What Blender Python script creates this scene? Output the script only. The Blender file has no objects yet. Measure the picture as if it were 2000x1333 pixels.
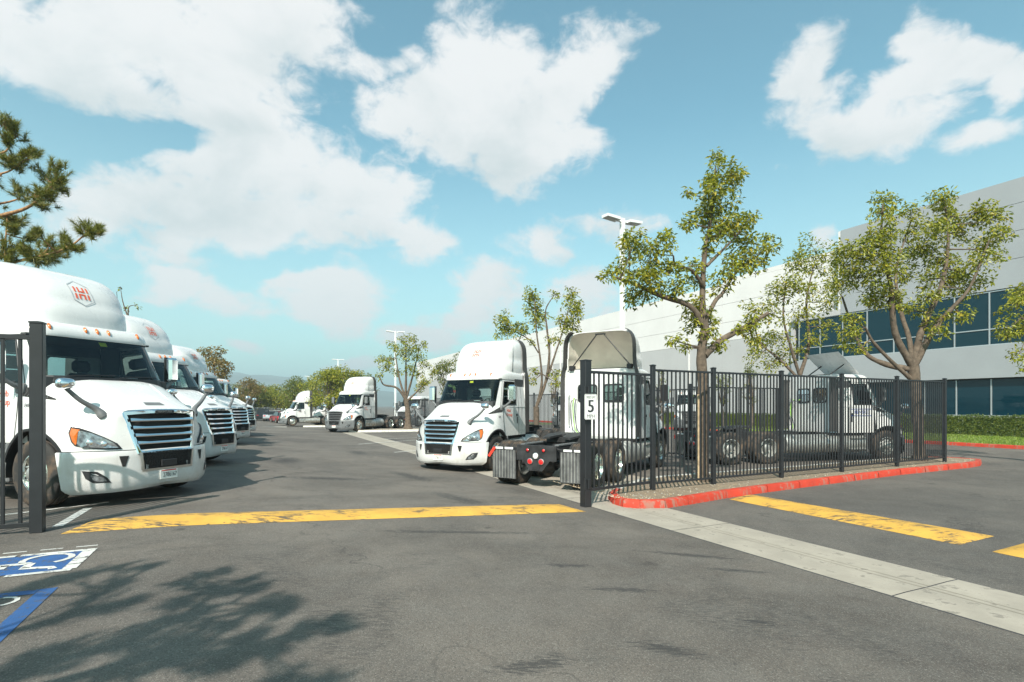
import bpy, bmesh, math, random
from mathutils import Vector, Matrix, noise
R = random.Random(7)
PI = math.pi
sc = bpy.context.scene
COL = sc.collection

# ------------------------------------------------------------------ camera, sky, sun, exposure
FPX, V0, EYE = 1061.8, 792.4, 1.85            # focal length and horizon row measured in the 2000 px photograph
cam = bpy.data.cameras.new('camera'); camo = bpy.data.objects.new('camera', cam); COL.objects.link(camo)
cam.sensor_width = 36; cam.lens = 36 * FPX / 2000; cam.shift_y = (V0 - 666.5) / 2000
cam.clip_start = .05; cam.clip_end = 20000
camo.location = (0, 0, EYE); camo.rotation_euler = (PI / 2, 0, 0)
sc.camera = camo
SUN_EL = math.radians(42)
SH = Vector((.22, .975, 0)).normalized()       # the way shadows fall on the ground
TO_SUN = Vector((-SH.x * math.cos(SUN_EL), -SH.y * math.cos(SUN_EL), math.sin(SUN_EL)))
sun = bpy.data.lights.new('sun', 'SUN'); suno = bpy.data.objects.new('sun', sun); COL.objects.link(suno)
sun.energy = 5.0; sun.angle = math.radians(.53); sun.color = (1, .93, .83)
suno.rotation_euler = TO_SUN.to_track_quat('Z', 'Y').to_euler()
suno.location = (0, 0, 60)
sc.view_settings.view_transform = 'Standard'; sc.view_settings.look = 'None'
sc.view_settings.exposure = .66; sc.view_settings.gamma = 1; sc.view_settings.use_curve_mapping = False
sc.cycles.max_bounces = 6; sc.cycles.diffuse_bounces = 3; sc.cycles.glossy_bounces = 3; sc.cycles.transparent_max_bounces = 16; sc.cycles.sample_clamp_indirect = 6
sc.cycles.use_denoising = True


class NT:
    """small helper for writing node trees"""
    def __init__(s, tree): s.t = tree; s.n = tree.nodes; s.l = tree.links
    def new(s, typ, **kw):
        n = s.n.new(typ)
        for k, v in kw.items(): setattr(n, k, v)
        return n
    def put(s, sock, v):
        if hasattr(v, 'is_output') or isinstance(v, bpy.types.NodeSocket): s.l.new(v, sock)
        else:
            if isinstance(v, (tuple, list)) and len(v) == 3 and sock.type == 'RGBA': v = (*v, 1)
            sock.default_value = v
    def m(s, op, a, b=0, c=None, clamp=False):
        n = s.new('ShaderNodeMath', operation=op); n.use_clamp = clamp
        s.put(n.inputs[0], a); s.put(n.inputs[1], b)
        if c is not None: s.put(n.inputs[2], c)
        return n.outputs[0]
    def vm(s, op, a, b=(0, 0, 0)):
        n = s.new('ShaderNodeVectorMath', operation=op); s.put(n.inputs[0], a); s.put(n.inputs[1], b)
        return n.outputs[0]
    def mix(s, f, a, b, mode='MIX'):
        n = s.new('ShaderNodeMix', data_type='RGBA', blend_type=mode)
        s.put(n.inputs[0], f); s.put(n.inputs[6], a); s.put(n.inputs[7], b)
        return n.outputs[2]
    def ramp(s, x, lo, hi, a=0.0, b=1.0, smooth=True):
        n = s.new('ShaderNodeMapRange', interpolation_type='SMOOTHSTEP' if smooth else 'LINEAR')
        for i, v in enumerate((x, lo, hi, a, b)): s.put(n.inputs[i], v)
        return n.outputs[0]
    def noise(s, vec, scale, detail=4, rough=.5, dist=0.0):
        n = s.new('ShaderNodeTexNoise'); n.inputs['Scale'].default_value = scale; n.inputs['Detail'].default_value = detail
        n.inputs['Roughness'].default_value = rough; n.inputs['Distortion'].default_value = dist
        if vec is not None: s.l.new(vec, n.inputs['Vector'])
        return n.outputs[0]


def px_azel(u, v):
    x, z = (u - 1000) / FPX, (V0 - v) / FPX
    return math.atan2(x, 1), math.atan2(z, math.hypot(x, 1))


def make_world():
    w = bpy.data.worlds.new('World'); sc.world = w; w.use_nodes = True
    N = NT(w.node_tree); N.n.clear()
    out = N.new('ShaderNodeOutputWorld'); bg = N.new('ShaderNodeBackground')
    sky = N.new('ShaderNodeTexSky', sky_type='NISHITA'); sky.sun_disc = False
    sky.sun_elevation = SUN_EL; sky.sun_rotation = math.atan2(TO_SUN.x, TO_SUN.y)
    sky.air_density = 1.0; sky.dust_density = 1.6; sky.ozone_density = 1.2
    tc = N.new('ShaderNodeTexCoord').outputs['Generated']
    sep = N.new('ShaderNodeSeparateXYZ'); N.l.new(tc, sep.inputs[0])
    X, Y, Z = sep.outputs
    az = N.m('ARCTAN2', X, Y); el = N.m('ARCSINE', Z)
    # cumulus field: soft masses (azimuth, elevation, half-widths, weight) roughened by noise
    P = [(110, 80, 270, 105, 1), (400, 110, 220, 105, 1), (570, 60, 110, 75, 1), (330, 190, 190, 50, .95), (480, 215, 120, 38, .95), (690, 110, 70, 36, .78), (790, 105, 60, 28, .72),
         (880, 235, 125, 92, 1), (960, 125, 105, 85, 1), (1030, 270, 125, 68, 1), (1130, 110, 88, 58, 1), (1090, 185, 75, 58, 1), (1235, 85, 50, 20, .82), (760, 225, 62, 52, .88),
         (225, 410, 112, 66, 1), (345, 345, 62, 46, 1), (440, 330, 90, 58, 1), (560, 318, 100, 62, 1), (680, 350, 100, 64, 1), (755, 400, 72, 58, 1), (480, 420, 260, 58, 1), (320, 478, 190, 38, .92), (815, 478, 66, 42, .95), (650, 448, 160, 42, .95),
         (640, 570, 105, 56, 1), (560, 548, 75, 36, .95), (330, 560, 76, 36, .88), (450, 585, 130, 38, .86), (700, 600, 78, 32, .86),
         (960, 578, 66, 42, 1), (900, 620, 78, 32, .92), (835, 650, 60, 24, .86), (1060, 478, 78, 34, .82), (1190, 448, 105, 36, .80), (1120, 590, 78, 42, .80),
         (1560, 150, 58, 54, 1), (1580, 220, 78, 54, 1), (1660, 260, 84, 46, 1), (1740, 222, 88, 50, 1), (1800, 150, 62, 34, .92), (1826, 60, 42, 54, .92), (1870, 110, 56, 34, .9), (1945, 150, 42, 40, .9), (1920, 240, 84, 26, .88), (1620, 292, 46, 22, .82),
         (490, 682, 26, 15, .85), (690, 712, 52, 20, .85), (1620, 465, 34, 26, .82), (1515, 345, 42, 10, .78)]
    NEG = [(250, 270, 120, 26, .5), (900, 400, 50, 50, .45), (520, 508, 150, 14, .4), (1330, 220, 90, 140, .4)]
    wob = N.new('ShaderNodeTexNoise'); wob.inputs['Scale'].default_value = 7.0; wob.inputs['Detail'].default_value = 4
    N.l.new(tc, wob.inputs['Vector'])
    cmb = N.new('ShaderNodeCombineXYZ'); N.l.new(az, cmb.inputs[0]); N.l.new(el, cmb.inputs[1])
    def vma(a_, b_, c_):
        n = N.new('ShaderNodeVectorMath', operation='MULTIPLY_ADD')
        for i_, v_ in enumerate((a_, b_, c_)): N.put(n.inputs[i_], v_)
        return n.outputs[0]
    def dot(a_, b_):
        n = N.new('ShaderNodeVectorMath', operation='DOT_PRODUCT'); N.put(n.inputs[0], a_); N.put(n.inputs[1], b_); return n.outputs['Value']
    pos = N.vm('MULTIPLY', N.vm('ADD', cmb.outputs[0], vma(wob.outputs['Color'], (.15, .11, 0), (-.075, -.055, 0))), (1, 1, 0))
    field = 0.0; base = 0.0
    for (u, v, ru, rv, wt) in P:
        a, e = px_azel(u, v)
        k = math.cos(a); sa = ru * 1.13 / FPX * k * k; se = rv * 1.13 / FPX * k * math.cos(e)
        q = vma(pos, (1 / sa, 1 / se, 0), (-a / sa, -e / se, 0))
        g = N.m('MULTIPLY', N.m('EXPONENT', N.m('MULTIPLY', dot(q, q), -.42)), wt)
        field = N.m('MAXIMUM', g, field)
        if wt > .9: base = N.m('MULTIPLY_ADD', N.m('MULTIPLY', g, g), dot(q, (0, 1, 0)), base)
    for (u, v, ru, rv, wt) in NEG:
        a, e = px_azel(u, v); k = math.cos(a); sa = ru / FPX * k * k; se = rv / FPX * k * math.cos(e)
        q = vma(pos, (1 / sa, 1 / se, 0), (-a / sa, -e / se, 0)); field = N.m('MULTIPLY_ADD', N.m('EXPONENT', N.m('MULTIPLY', dot(q, q), -.6)), -wt, field)
    # the same kind of cloud goes on round the rest of the sky
    far = N.ramp(N.noise(tc, 2.1, 3, .5), .56, .78)
    away = N.ramp(Y, .45, .05)
    field = N.m('ADD', field, N.m('MULTIPLY', N.m('MULTIPLY', far, away), .85))
    stretch = N.vm('MULTIPLY', tc, (1, 1, 1.5))
    n1 = N.noise(stretch, 6.5, 10, .58, .25)
    n2 = N.noise(stretch, 19, 8, .66, .5)
    d = N.m('ADD', field, N.m('ADD', N.m('MULTIPLY', N.m('SUBTRACT', n1, .5), 1.35), N.m('MULTIPLY', N.m('SUBTRACT', n2, .5), .75)))
    cover = N.ramp(d, .48, .84)
    above = N.ramp(Z, .0, .06)
    cover = N.m('MULTIPLY', N.m('MULTIPLY', cover, above), .97)
    # lit tops and grey undersides
    lit = N.m('ADD', N.m('MULTIPLY', base, .30), N.m('MULTIPLY', N.m('SUBTRACT', N.noise(N.vm('ADD', stretch, (.03, .05, -.05)), 5.5, 8, .6, .3), .5), 2.2))
    lit = N.ramp(N.m('ADD', lit, N.ramp(el, .32, .08, 0, .45)), -.85, .24)
    ccol = N.mix(lit, (.42, .465, .475), (.605, .605, .605))
    tint = N.mix(1.0, sky.outputs[0], (.86, 1.30, 1.07), 'MULTIPLY')
    hv = N.ramp(el, .0, .5, 1.0, 0.0)
    tint = N.mix(N.m('MULTIPLY', hv, .55), tint, (4.2, 5.9, 5.9))
    skyc = N.vm('SCALE', tint, (0, 0, 0)); skyc.node.inputs['Scale'].default_value = .110
    fin = N.mix(cover, skyc, ccol)
    N.l.new(fin, bg.inputs[0]); bg.inputs[1].default_value = 1.0
    N.l.new(bg.outputs[0], out.inputs[0])
    w.cycles.sampling_method = 'MANUAL'; w.cycles.sample_map_resolution = 512


make_world()

# ------------------------------------------------------------------ ground shape and pixel helpers
GA = math.radians(25.7)
GN = Vector((math.cos(GA), math.sin(GA), 0)); GT = Vector((-math.sin(GA), math.cos(GA), 0)); S0 = 5.91
ZP = [(-9e9, .33), (-7.4, .33), (-6.6, .315), (-1.1, .035), (-.3, 0), (9e9, 0)]


def gz(x, y):
    s = GN.x * x + GN.y * y - S0; t = GT.x * x + GT.y * y
    f = max(0.0, min(1.0, (t - 43) / 21)); far = -.55 * f * f * (3 - 2 * f)      # the far end of the yard falls away
    return far + gz_near(s)


def gz_near(s):
    for (a, za), (b, zb) in zip(ZP, ZP[1:]):
        if s <= b: return za + (zb - za) * (s - a) / (b - a) if b - a < 1e6 else za
    return 0.0


def st(s, t, z=0.0):
    p = GN * (s + S0) + GT * t
    return Vector((p.x, p.y, z))


def ray(u, v, d): return Vector(((u - 1000) / FPX * d, d, EYE + (V0 - v) / FPX * d))


def G(u, v, dz=0.0):
    z = 0.0
    for _ in range(30):
        d = (EYE - z) * FPX / (v - V0); x = (u - 1000) / FPX * d; z = .5 * z + .5 * (gz(x, d) + dz)
    d = (EYE - z) * FPX / (v - V0)
    return Vector(((u - 1000) / FPX * d, d, z))


# ------------------------------------------------------------------ materials
MATS = {}


def mat(name, col, rough=.5, metal=0.0, var=0.0, vscale=3.0, bump=0.0, bscale=60.0, coat=0.0, spec=.5, obj=True, emit=None):
    m = bpy.data.materials.new(name); m.use_nodes = True; MATS[name] = m
    N = NT(m.node_tree); b = N.n['Principled BSDF']
    b.inputs['Roughness'].default_value = rough; b.inputs['Metallic'].default_value = metal
    b.inputs['Specular IOR Level'].default_value = spec
    b.inputs['Coat Weight'].default_value = coat; b.inputs['Coat Roughness'].default_value = .08
    tc = N.new('ShaderNodeTexCoord').outputs['Object']
    c = (*col, 1)
    if var:
        n = N.noise(tc, vscale, 6, .6)
        lo = tuple(max(0, k * (1 - var)) for k in col); hi = tuple(min(1, k * (1 + var)) for k in col)
        N.l.new(N.mix(N.ramp(n, .3, .7), lo, hi), b.inputs['Base Color'])
    else: b.inputs['Base Color'].default_value = c
    if bump:
        bn = N.new('ShaderNodeBump'); bn.inputs['Strength'].default_value = bump; bn.inputs['Distance'].default_value = .01
        N.l.new(N.noise(tc, bscale, 4, .6), bn.inputs['Height']); N.l.new(bn.outputs[0], b.inputs['Normal'])
    if emit: b.inputs['Emission Color'].default_value = c; b.inputs['Emission Strength'].default_value = emit
    return m


def paint():
    m = mat('paint', (.66, .66, .655), .3, coat=.35)
    N = NT(m.node_tree); b = N.n['Principled BSDF']; tc = N.new('ShaderNodeTexCoord').outputs['Object']
    sep = N.new('ShaderNodeSeparateXYZ'); N.l.new(tc, sep.inputs[0])
    rnd = N.new('ShaderNodeObjectInfo').outputs['Random']
    low = N.ramp(sep.outputs[2], 1.25, .25)
    blotch = N.ramp(N.noise(tc, 2.2, 7, .65), .38, .72)
    run = N.ramp(N.noise(N.vm('MULTIPLY', tc, (16, 16, 1.1)), 1.0, 5, .65), .48, .74)
    specks = N.ramp(N.noise(tc, 55, 3, .6), .66, .74)
    dirt = N.m('ADD', N.m('MULTIPLY', low, N.m('MULTIPLY_ADD', blotch, .38, .06)), N.m('MULTIPLY', run, N.m('MULTIPLY_ADD', blotch, .16, .02)))
    dirt = N.m('ADD', dirt, N.m('MULTIPLY', specks, N.m('MULTIPLY_ADD', low, .25, .06)))
    c = N.mix(blotch, (.62, .62, .62), (.64, .635, .63))
    N.l.new(N.mix(N.m('MULTIPLY', dirt, 1.0, clamp=True), c, (.27, .23, .18)), b.inputs['Base Color'])
    N.l.new(N.m('MULTIPLY_ADD', blotch, .14, .24), b.inputs['Roughness'])


paint()
mat('lining', (.045, .047, .05), .8)
mat('beige', (.62, .58, .50), .75, var=.06)
mat('greyplastic', (.13, .135, .14), .55, var=.12, vscale=6, bump=.05)
mat('black', (.018, .018, .02), .5)
mat('matteblack', (.012, .012, .012), .85, var=.3, vscale=5)
mat('chassis', (.022, .022, .024), .6, var=.5, vscale=4, bump=.2, bscale=30)
mat('chrome', (.86, .88, .9), .07, 1.0)
mat('grillegrey', (.10, .10, .105), .45)
mat('alu', (.62, .62, .61), .33, 1.0, var=.12, vscale=5)
mat('aludull', (.42, .42, .40), .5, .7, var=.25, vscale=6)
mat('flap', (.075, .075, .078), .5, var=.4, vscale=6)
mat('polished', (.88, .86, .8), .16, 1.0, var=.06, vscale=8)
mat('lens', (.34, .36, .38), .08, .7, var=.45, vscale=16)
mat('trim', (.045, .043, .042), .6, var=.15, vscale=3)
mat('reflector', (.85, .86, .88), .12, .9)
mat('amber', (.50, .12, .012), .15, coat=.5)
mat('red', (.62, .02, .02), .2, coat=.5)
mat('redtape', (.66, .05, .03), .35)
mat('whitetape', (.72, .72, .72), .4)
mat('logored', (.62, .10, .045), .45)
mat('logogrey', (.38, .40, .42), .45)
mat('ink', (.03, .03, .035), .5)
mat('blueink', (.02, .06, .30), .45)
mat('plate', (.75, .75, .72), .4)
mat('yellowtag', (.75, .65, .03), .5)
mat('seat', (.03, .032, .036), .8)
mat('hosegreen', (.25, .52, .04), .4)
mat('hosered', (.06, .012, .012), .4)
mat('fence', (.016, .017, .020), .42, var=.18, vscale=3, bump=.05, bscale=40)
mat('signwhite', (.78, .78, .76), .35, var=.03)
mat('wallwhite', (.62, .60, .595), .85, var=.035, vscale=.35, bump=.05, bscale=25)
mat('wallgrey', (.40, .395, .40), .85, var=.03, vscale=.35, bump=.05, bscale=25)
mat('wallblue', (.285, .30, .318), .85, var=.04, vscale=.35, bump=.05, bscale=25)
mat('joint', (.05, .05, .055), .9)
mat('mullion', (.5, .52, .53), .4, .6)
mat('lampgrey', (.66, .67, .67), .5)
mat('lampglass', (.45, .46, .46), .35)
mat('bark', (.105, .078, .057), .9, var=.35, vscale=9, bump=.6, bscale=24)
mat('pinebark', (.30, .16, .075), .9, var=.45, vscale=12, bump=.7, bscale=22)
mat('stake', (.40, .30, .19), .85, var=.25, vscale=9)
mat('concrete', (.36, .335, .295), .88, var=.16, vscale=2.2, bump=.15, bscale=70)
mat('kerbwhite', (.55, .53, .49), .85, var=.15, vscale=4, bump=.15, bscale=60)
mat('carred', (.32, .02, .03), .25, coat=.6); mat('cardark', (.02, .025, .035), .25, coat=.6)
mat('carsilver', (.45, .46, .48), .28, .5, coat=.6); mat('carwhite', (.75, .75, .75), .3, coat=.6)
mat('carglass', (.015, .02, .022), .05)
mat('hillrock', (.10, .115, .10), .95, var=.3, vscale=.004)


def rubber():
    m = mat('rubber', (.028, .025, .022), .82, bump=.35, bscale=55)
    N = NT(m.node_tree); b = N.n['Principled BSDF']
    tc = N.new('ShaderNodeTexCoord').outputs['Object']
    f = N.ramp(N.noise(tc, 4, 6, .6), .42, .7)
    N.l.new(N.mix(f, (.026, .025, .024), (.115, .078, .052)), b.inputs['Base Color'])


rubber()


def glass_mat(name, tintc, gloss=.02, refl=1.0):
    m = bpy.data.materials.new(name); m.use_nodes = True; MATS[name] = m
    N = NT(m.node_tree); N.n.clear()
    out = N.new('ShaderNodeOutputMaterial'); tr = N.new('ShaderNodeBsdfTransparent'); gl = N.new('ShaderNodeBsdfGlossy')
    tr.inputs[0].default_value = (*tintc, 1); gl.inputs['Roughness'].default_value = gloss
    gl.inputs[0].default_value = (refl, refl, refl, 1)
    fr = N.new('ShaderNodeFresnel'); fr.inputs[0].default_value = 1.5
    mx = N.new('ShaderNodeMixShader'); N.l.new(fr.outputs[0], mx.inputs[0]); N.l.new(tr.outputs[0], mx.inputs[1]); N.l.new(gl.outputs[0], mx.inputs[2])
    N.l.new(mx.outputs[0], out.inputs[0])


glass_mat('glass', (.62, .74, .72))
mw = mat('windowblue', (.002, .022, .034), .02, spec=.5, coat=.0)
mw.node_tree.nodes['Principled BSDF'].inputs['IOR'].default_value = 1.43


def leaf_mat(name, c1, c2, c3, trans=.35, rough=.45):
    m = bpy.data.materials.new(name); m.use_nodes = True; MATS[name] = m
    N = NT(m.node_tree); N.n.clear()
    out = N.new('ShaderNodeOutputMaterial'); g = N.new('ShaderNodeNewGeometry').outputs['Random Per Island']
    c = N.mix(N.ramp(g, 0, .6), c1, c2); c = N.mix(N.ramp(g, .78, 1.0), c, c3)
    p = N.new('ShaderNodeBsdfPrincipled'); N.l.new(c, p.inputs['Base Color']); p.inputs['Roughness'].default_value = rough
    t = N.new('ShaderNodeBsdfTranslucent'); N.l.new(N.mix(1, c, (1.5, 1.5, .5), 'MULTIPLY'), t.inputs[0])
    mx = N.new('ShaderNodeMixShader'); mx.inputs[0].default_value = trans
    N.l.new(p.outputs[0], mx.inputs[1]); N.l.new(t.outputs[0], mx.inputs[2]); N.l.new(mx.outputs[0], out.inputs[0])


leaf_mat('leaf', (.070, .10, .014), (.29, .30, .034), (.40, .32, .04), .36)
leaf_mat('leafdark', (.055, .085, .015), (.15, .175, .026), (.22, .17, .03))
leaf_mat('leafbrown', (.12, .09, .03), (.25, .17, .06), (.14, .15, .03))
leaf_mat('hedgeleaf', (.03, .055, .010), (.085, .125, .020), (.12, .15, .03), .2)
leaf_mat('needle', (.06, .085, .018), (.19, .195, .038), (.24, .19, .05), .25)
leaf_mat('grassblade', (.10, .17, .02), (.20, .27, .04), (.26, .28, .07), .3)


def asphalt():
    m = bpy.data.materials.new('asphalt'); m.use_nodes = True; MATS['asphalt'] = m
    N = NT(m.node_tree); b = N.n['Principled BSDF']
    pos = N.new('ShaderNodeNewGeometry').outputs['Position']
    sep = N.new('ShaderNodeSeparateXYZ'); N.l.new(pos, sep.inputs[0])
    big = N.ramp(N.noise(pos, .35, 7, .66, .5), .32, .68)
    mid = N.ramp(N.noise(pos, 2.3, 6, .65), .3, .72)
    c = N.mix(big, (.072, .062, .055), (.144, .124, .107))
    c = N.mix(N.m('MULTIPLY', mid, .35), c, (.135, .127, .117))
    # the drive past the gutter was laid later and is darker
    s = N.m('SUBTRACT', N.m('ADD', N.m('MULTIPLY', sep.outputs[0], GN.x), N.m('MULTIPLY', sep.outputs[1], GN.y)), S0)
    t = N.m('ADD', N.m('MULTIPLY', sep.outputs[0], GT.x), N.m('MULTIPLY', sep.outputs[1], GT.y))
    new = N.m('MULTIPLY', N.ramp(s, .5, .52), N.ramp(t, 9.2, 8.9))
    c = N.mix(N.m('MULTIPLY', new, .35), c, (.052, .052, .053))
    # stones in the mix
    vor = N.new('ShaderNodeTexVoronoi'); vor.inputs['Scale'].default_value = 130; N.l.new(pos, vor.inputs['Vector'])
    sep2 = N.new('ShaderNodeSeparateColor'); N.l.new(vor.outputs['Color'], sep2.inputs[0])
    c = N.mix(N.m('MULTIPLY', N.ramp(sep2.outputs[0], .72, 1.0), .45), c, (.25, .235, .21))
    c = N.mix(N.m('MULTIPLY', N.ramp(sep2.outputs[1], .7, .95), .5), c, (.035, .034, .034))
    fine = N.noise(pos, 140, 3, .7)
    c = N.mix(N.m('MULTIPLY', N.ramp(fine, .35, .7), .5), c, N.mix(1, c, (1.5, 1.48, 1.44), 'MULTIPLY'))
    # scuffs, rubber marks, oil: patches at the spots where wheels turn
    streak = N.noise(N.vm('MULTIPLY', pos, (9, 42, 1)), 1.0, 5, .75)
    wear = N.m('MULTIPLY', N.ramp(N.noise(pos, .7, 6, .65, .8), .47, .66), N.ramp(streak, .42, .62))
    c = N.mix(N.m('MULTIPLY', wear, .62), c, (.036, .035, .035))
    drip = N.new('ShaderNodeTexVoronoi'); drip.inputs['Scale'].default_value = 1.3; N.l.new(N.vm('ADD', pos, N.vm('MULTIPLY', N.new('ShaderNodeTexNoise').outputs['Color'], (0, 0, 0))), drip.inputs['Vector'])
    dsz = N.new('ShaderNodeSeparateColor'); N.l.new(drip.outputs['Color'], dsz.inputs[0])
    oil = N.m('MULTIPLY', N.ramp(N.m('ADD', drip.outputs['Distance'], N.m('MULTIPLY', N.m('SUBTRACT', N.noise(pos, 11, 4, .6), .5), .25)), N.m('MULTIPLY', dsz.outputs[0], .20), N.m('MULTIPLY', dsz.outputs[0], .06)), N.ramp(dsz.outputs[1], .55, .7))
    c = N.mix(N.m('MULTIPLY', oil, .5), c, (.03, .029, .028))
    pale = N.m('MULTIPLY', N.ramp(N.noise(pos, 1.1, 7, .7, .5), .56, .74), N.ramp(streak, .40, .7))
    c = N.mix(N.m('MULTIPLY', pale, .5), c, (.20, .185, .165))
    spots = None
    for (u, v, ru, rv, ang) in [(1310, 1270, .34, .16, -.3), (1480, 1215, .26, .07, -.25), (1215, 1152, .45, .09, .05), (1110, 1105, .4, .1, .1), (1040, 1300, .35, .12, .4),
                                (800, 930, 1.6, .35, 2.2), (700, 885, 1.5, .5, 2.0), (640, 935, 1.3, .35, .1), (1350, 1085, .8, .12, -.2), (900, 1040, 1.6, .12, .15), (1440, 1115, .5, .1, -.1),
                                (560, 900, 1.6, .6, 1.9), (900, 975, 1.2, .3, 2.3), (760, 860, 2.5, .8, 2.0)]:
        p = G(u, v); ca, sa = math.cos(ang), math.sin(ang)
        dx = N.m('SUBTRACT', sep.outputs[0], p.x); dy = N.m('SUBTRACT', sep.outputs[1], p.y)
        a = N.m('DIVIDE', N.m('ADD', N.m('MULTIPLY', dx, ca), N.m('MULTIPLY', dy, sa)), ru)
        q = N.m('DIVIDE', N.m('SUBTRACT', N.m('MULTIPLY', dy, ca), N.m('MULTIPLY', dx, sa)), rv)
        e = N.m('EXPONENT', N.m('MULTIPLY', N.m('ADD', N.m('MULTIPLY', a, a), N.m('MULTIPLY', q, q)), -1.2))
        spots = e if spots is None else N.m('MAXIMUM', spots, e)
    sp = N.m('MULTIPLY', N.ramp(N.m('ADD', spots, N.m('MULTIPLY', N.m('SUBTRACT', streak, .5), 3.2)), .42, 1.0), .75)
    c = N.mix(sp, c, (.030, .030, .031))
    # hairline cracks
    cr = N.new('ShaderNodeTexVoronoi', feature='DISTANCE_TO_EDGE'); cr.inputs['Scale'].default_value = .16
    wv = N.new('ShaderNodeTexNoise'); wv.inputs['Scale'].default_value = 1.4; wv.inputs['Detail'].default_value = 6; N.l.new(pos, wv.inputs['Vector'])
    N.l.new(N.vm('ADD', pos, N.vm('MULTIPLY', wv.outputs['Color'], (2.0, 2.0, 0))), cr.inputs['Vector'])
    crack = N.m('MULTIPLY', N.ramp(cr.outputs['Distance'], .005, .001), N.ramp(N.noise(pos, .5, 2), .45, .6))
    c = N.mix(N.m('MULTIPLY', crack, .4), c, (.02, .02, .02))
    N.l.new(c, b.inputs['Base Color'])
    b.inputs['Roughness'].default_value = .86; b.inputs['Specular IOR Level'].default_value = .35
    bn = N.new('ShaderNodeBump'); bn.inputs['Strength'].default_value = .55; bn.inputs['Distance'].default_value = .006
    N.l.new(N.m('ADD', fine, N.m('MULTIPLY', vor.outputs['Distance'], -.8)), bn.inputs['Height']); N.l.new(bn.outputs[0], b.inputs['Normal'])


asphalt()


def worn(name, col, under, amount, scale, streaky=False, rough=.75):
    """road paint: coat of colour, worn through to what lies under it"""
    m = bpy.data.materials.new(name); m.use_nodes = True; MATS[name] = m
    N = NT(m.node_tree); b = N.n['Principled BSDF']
    pos = N.new('ShaderNodeNewGeometry').outputs['Position']
    n = N.noise(pos, scale, 8, .7)
    c = N.mix(N.ramp(N.noise(pos, 2.5, 5, .6), .3, .75), tuple(k * .78 for k in col), col)
    hole = N.ramp(n, .5 + amount, .56 + amount)
    if streaky:
        st_ = N.noise(N.vm('MULTIPLY', pos, (4.0, 17, 1)), 1.0, 6, .7)
        blot = N.ramp(N.noise(pos, 1.9, 4, .65), .45, .57)
        hole = N.m('MAXIMUM', hole, N.m('MULTIPLY', N.ramp(st_, .48, .56), blot))
    c = N.mix(N.m('MULTIPLY', hole, .92), c, under)
    N.l.new(c, b.inputs['Base Color']); b.inputs['Roughness'].default_value = rough
    bn = N.new('ShaderNodeBump'); bn.inputs['Strength'].default_value = .4; bn.inputs['Distance'].default_value = .004
    N.l.new(N.noise(pos, 110, 3, .7), bn.inputs['Height']); N.l.new(bn.outputs[0], b.inputs['Normal'])


worn('yellowroad', (.62, .35, .06), (.06, .055, .05), .115, 9, True)
worn('whiteroad', (.62, .61, .58), (.09, .088, .085), .06, 14)
worn('blueroad', (.024, .095, .27), (.07, .07, .075), .045, 16)
worn('kerbred', (.47, .038, .015), (.27, .12, .09), .075, 9, True)
worn('gutter', (.36, .32, .268), (.20, .178, .15), .06, 5, False, .9)
worn('dirt', (.25, .190, .132), (.15, .115, .08), .02, 16, False, .95)
worn('lawn', (.10, .15, .03), (.13, .11, .05), .1, 5, False, .95)
worn('padconcrete', (.36, .32, .265), (.18, .16, .14), .1, 5, False, .92)


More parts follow.
